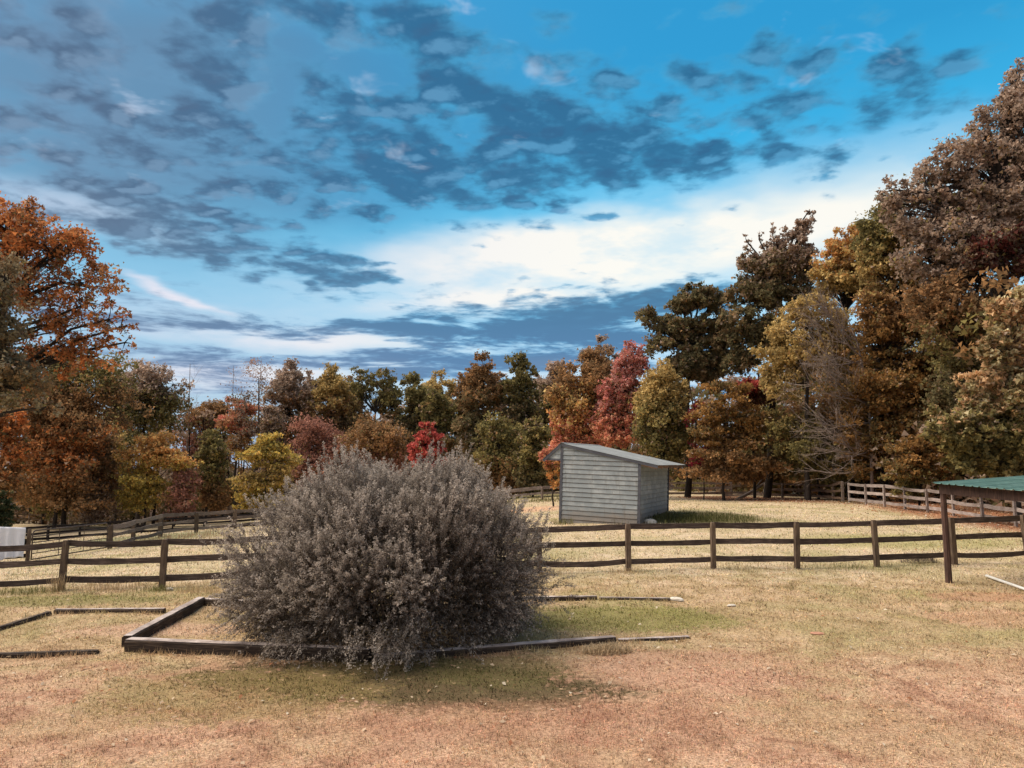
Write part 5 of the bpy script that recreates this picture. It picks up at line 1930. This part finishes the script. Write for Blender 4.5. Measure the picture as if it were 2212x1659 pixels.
tree('oak_tree', 'dark brown oak in deep shade behind the tan leaved tree', 2110, 44, 0, [(1990, 650, 50, 44), (2040, 630, 56, 40), (2010, 710, 56, 44), (2080, 680, 70, 50), (2160, 700, 80, 56), (2100, 770, 80, 50), (2190, 790, 70, 56), (2060, 850, 60, 44), (2130, 880, 80, 50)], 'olive', 19000, 0.18, low='green', high='brown', per=13)
tree('hickory_tree', 'tan leaved hickory leaning over the green shelter roof', 2190, 34, 0,
     [(2190, 660, 52, 40), (2150, 750, 44, 40), (2205, 760, 52, 44), (2130, 840, 54, 40), (2195, 860, 60, 46), (2060, 905, 50, 30), (2120, 930, 60, 38), (2190, 950, 60, 44), (2030, 935, 36, 22), (2100, 990, 60, 28), (2180, 1010, 60, 28), (2075, 955, 40, 24)], 'tan', 24000, 0.17, low='olive', per=15, spread=0.22)
tree('juniper_tree', 'small dark green conifer at the left edge by the hollow', 0, 46, 0, [(-8, 1075, 20, 30), (0, 1105, 24, 26), (-10, 1130, 26, 20)], 'conifer', 5000, 0.12, style='cedar', per=16)


def build_woods():
    """the unlit depth of the wood behind the edge trees: stems and leaf masses that read as one"""
    P, S, Cc = [], [], []
    wd = Wood()

    def belt(pts, n_tr, n_cl, zlo, zhi, cl_leaf, spread):
        cl_leaf = int(cl_leaf * 1.35)
        pts = np.array(pts, float)
        for i in range(n_tr):
            f = RNG.uniform(0, len(pts) - 1.001)
            k = int(f)
            q = pts[k] + (pts[k + 1] - pts[k]) * (f - k) + RNG.normal(size=2) * spread
            z = gz(*q)
            h = RNG.uniform(0.6, 1.0) * zhi
            wd.path(curve((q[0], q[1], z - 0.3), (q[0] + RNG.normal() * 0.5, q[1] + RNG.normal() * 0.5, z + h), 0, 3, 0.01), RNG.uniform(0.09, 0.2), 0.05, 5)
        for i in range(n_cl):
            f = RNG.uniform(0, len(pts) - 1.001)
            k = int(f)
            q = pts[k] + (pts[k + 1] - pts[k]) * (f - k) + RNG.normal(size=2) * spread
            z = gz(*q) + RNG.uniform(zlo, zhi)
            c = np.array([q[0], q[1], z])
            P.append(c + rand_dirs(cl_leaf) * (RNG.uniform(0, 1, (cl_leaf, 1)) ** 0.5) * RNG.uniform(0.7, 1.6) * np.array([1.2, 1.2, 0.7]))
            S.append(RNG.uniform(0.26, 0.5, cl_leaf))
            pal = np.array(PAL[('brown', 'olive', 'green', 'taupe')[RNG.integers(0, 4)]])
            Cc.append(pal[RNG.integers(0, len(pal), cl_leaf)] * 1.9)
    belt([(-75, 72), (-52, 84), (-30, 92), (-10, 96), (10, 92), (22, 78)], 120, 520, 0.8, 12.0, 50, 2.6)
    belt([(-60, 92), (-35, 103), (0, 108), (25, 96)], 60, 420, 0.3, 13.0, 50, 2.6)
    belt([(22, 74), (27, 62), (31, 52), (31, 40), (31, 30)], 90, 620, 0.8, 12.5, 50, 2.2)
    belt([(30, 74), (38, 58), (40, 40), (38, 26)], 60, 480, 0.3, 15.0, 50, 2.6)
    belt([(-70, 74), (-50, 82), (-30, 89), (-10, 91), (10, 88), (20, 74)], 0, 420, 0.0, 4.5, 60, 1.6)
    belt([(19, 72), (23.5, 62), (26.5, 52), (27, 42), (27, 32)], 0, 330, 0.2, 4.5, 60, 1.2)
    P_, S_, C_ = np.concatenate(P), np.concatenate(S), np.concatenate(Cc)
    V, Q = leaf_tris(P_, rand_dirs(len(P_)), S_, 0.9)
    wm = wd.mesh('woods')
    n0 = len(V)
    co = np.empty(len(wm.vertices) * 3, np.float32)
    wm.vertices.foreach_get('co', co)
    wq = np.empty(len(wm.polygons) * 4, np.int32)
    wm.loops.foreach_get('vertex_index', wq)
    wq = wq.reshape(-1, 4) + n0
    wt = np.concatenate([wq[:, [0, 1, 2]], wq[:, [0, 2, 3]]])
    me = mesh_np('woods', np.concatenate([V, co.reshape(-1, 3)]), np.concatenate([Q, wt]), 3)
    face_color(me, 'leaf_color', np.concatenate([C_, np.tile((0.035, 0.027, 0.022), (len(wt), 1))]))
    bpy.data.meshes.remove(wm)
    tag(link('woods', me, M['leaf']), 'dim woodland depth of stems and leaves behind the edge trees', 'woods', kind='stuff')


build_woods()
if 'SCENE_STATS' in __import__('os').environ:
    print('TRIS', sum(len(o.data.loops) - 2 * len(o.data.polygons) for o in C.objects if o.type == 'MESH'))
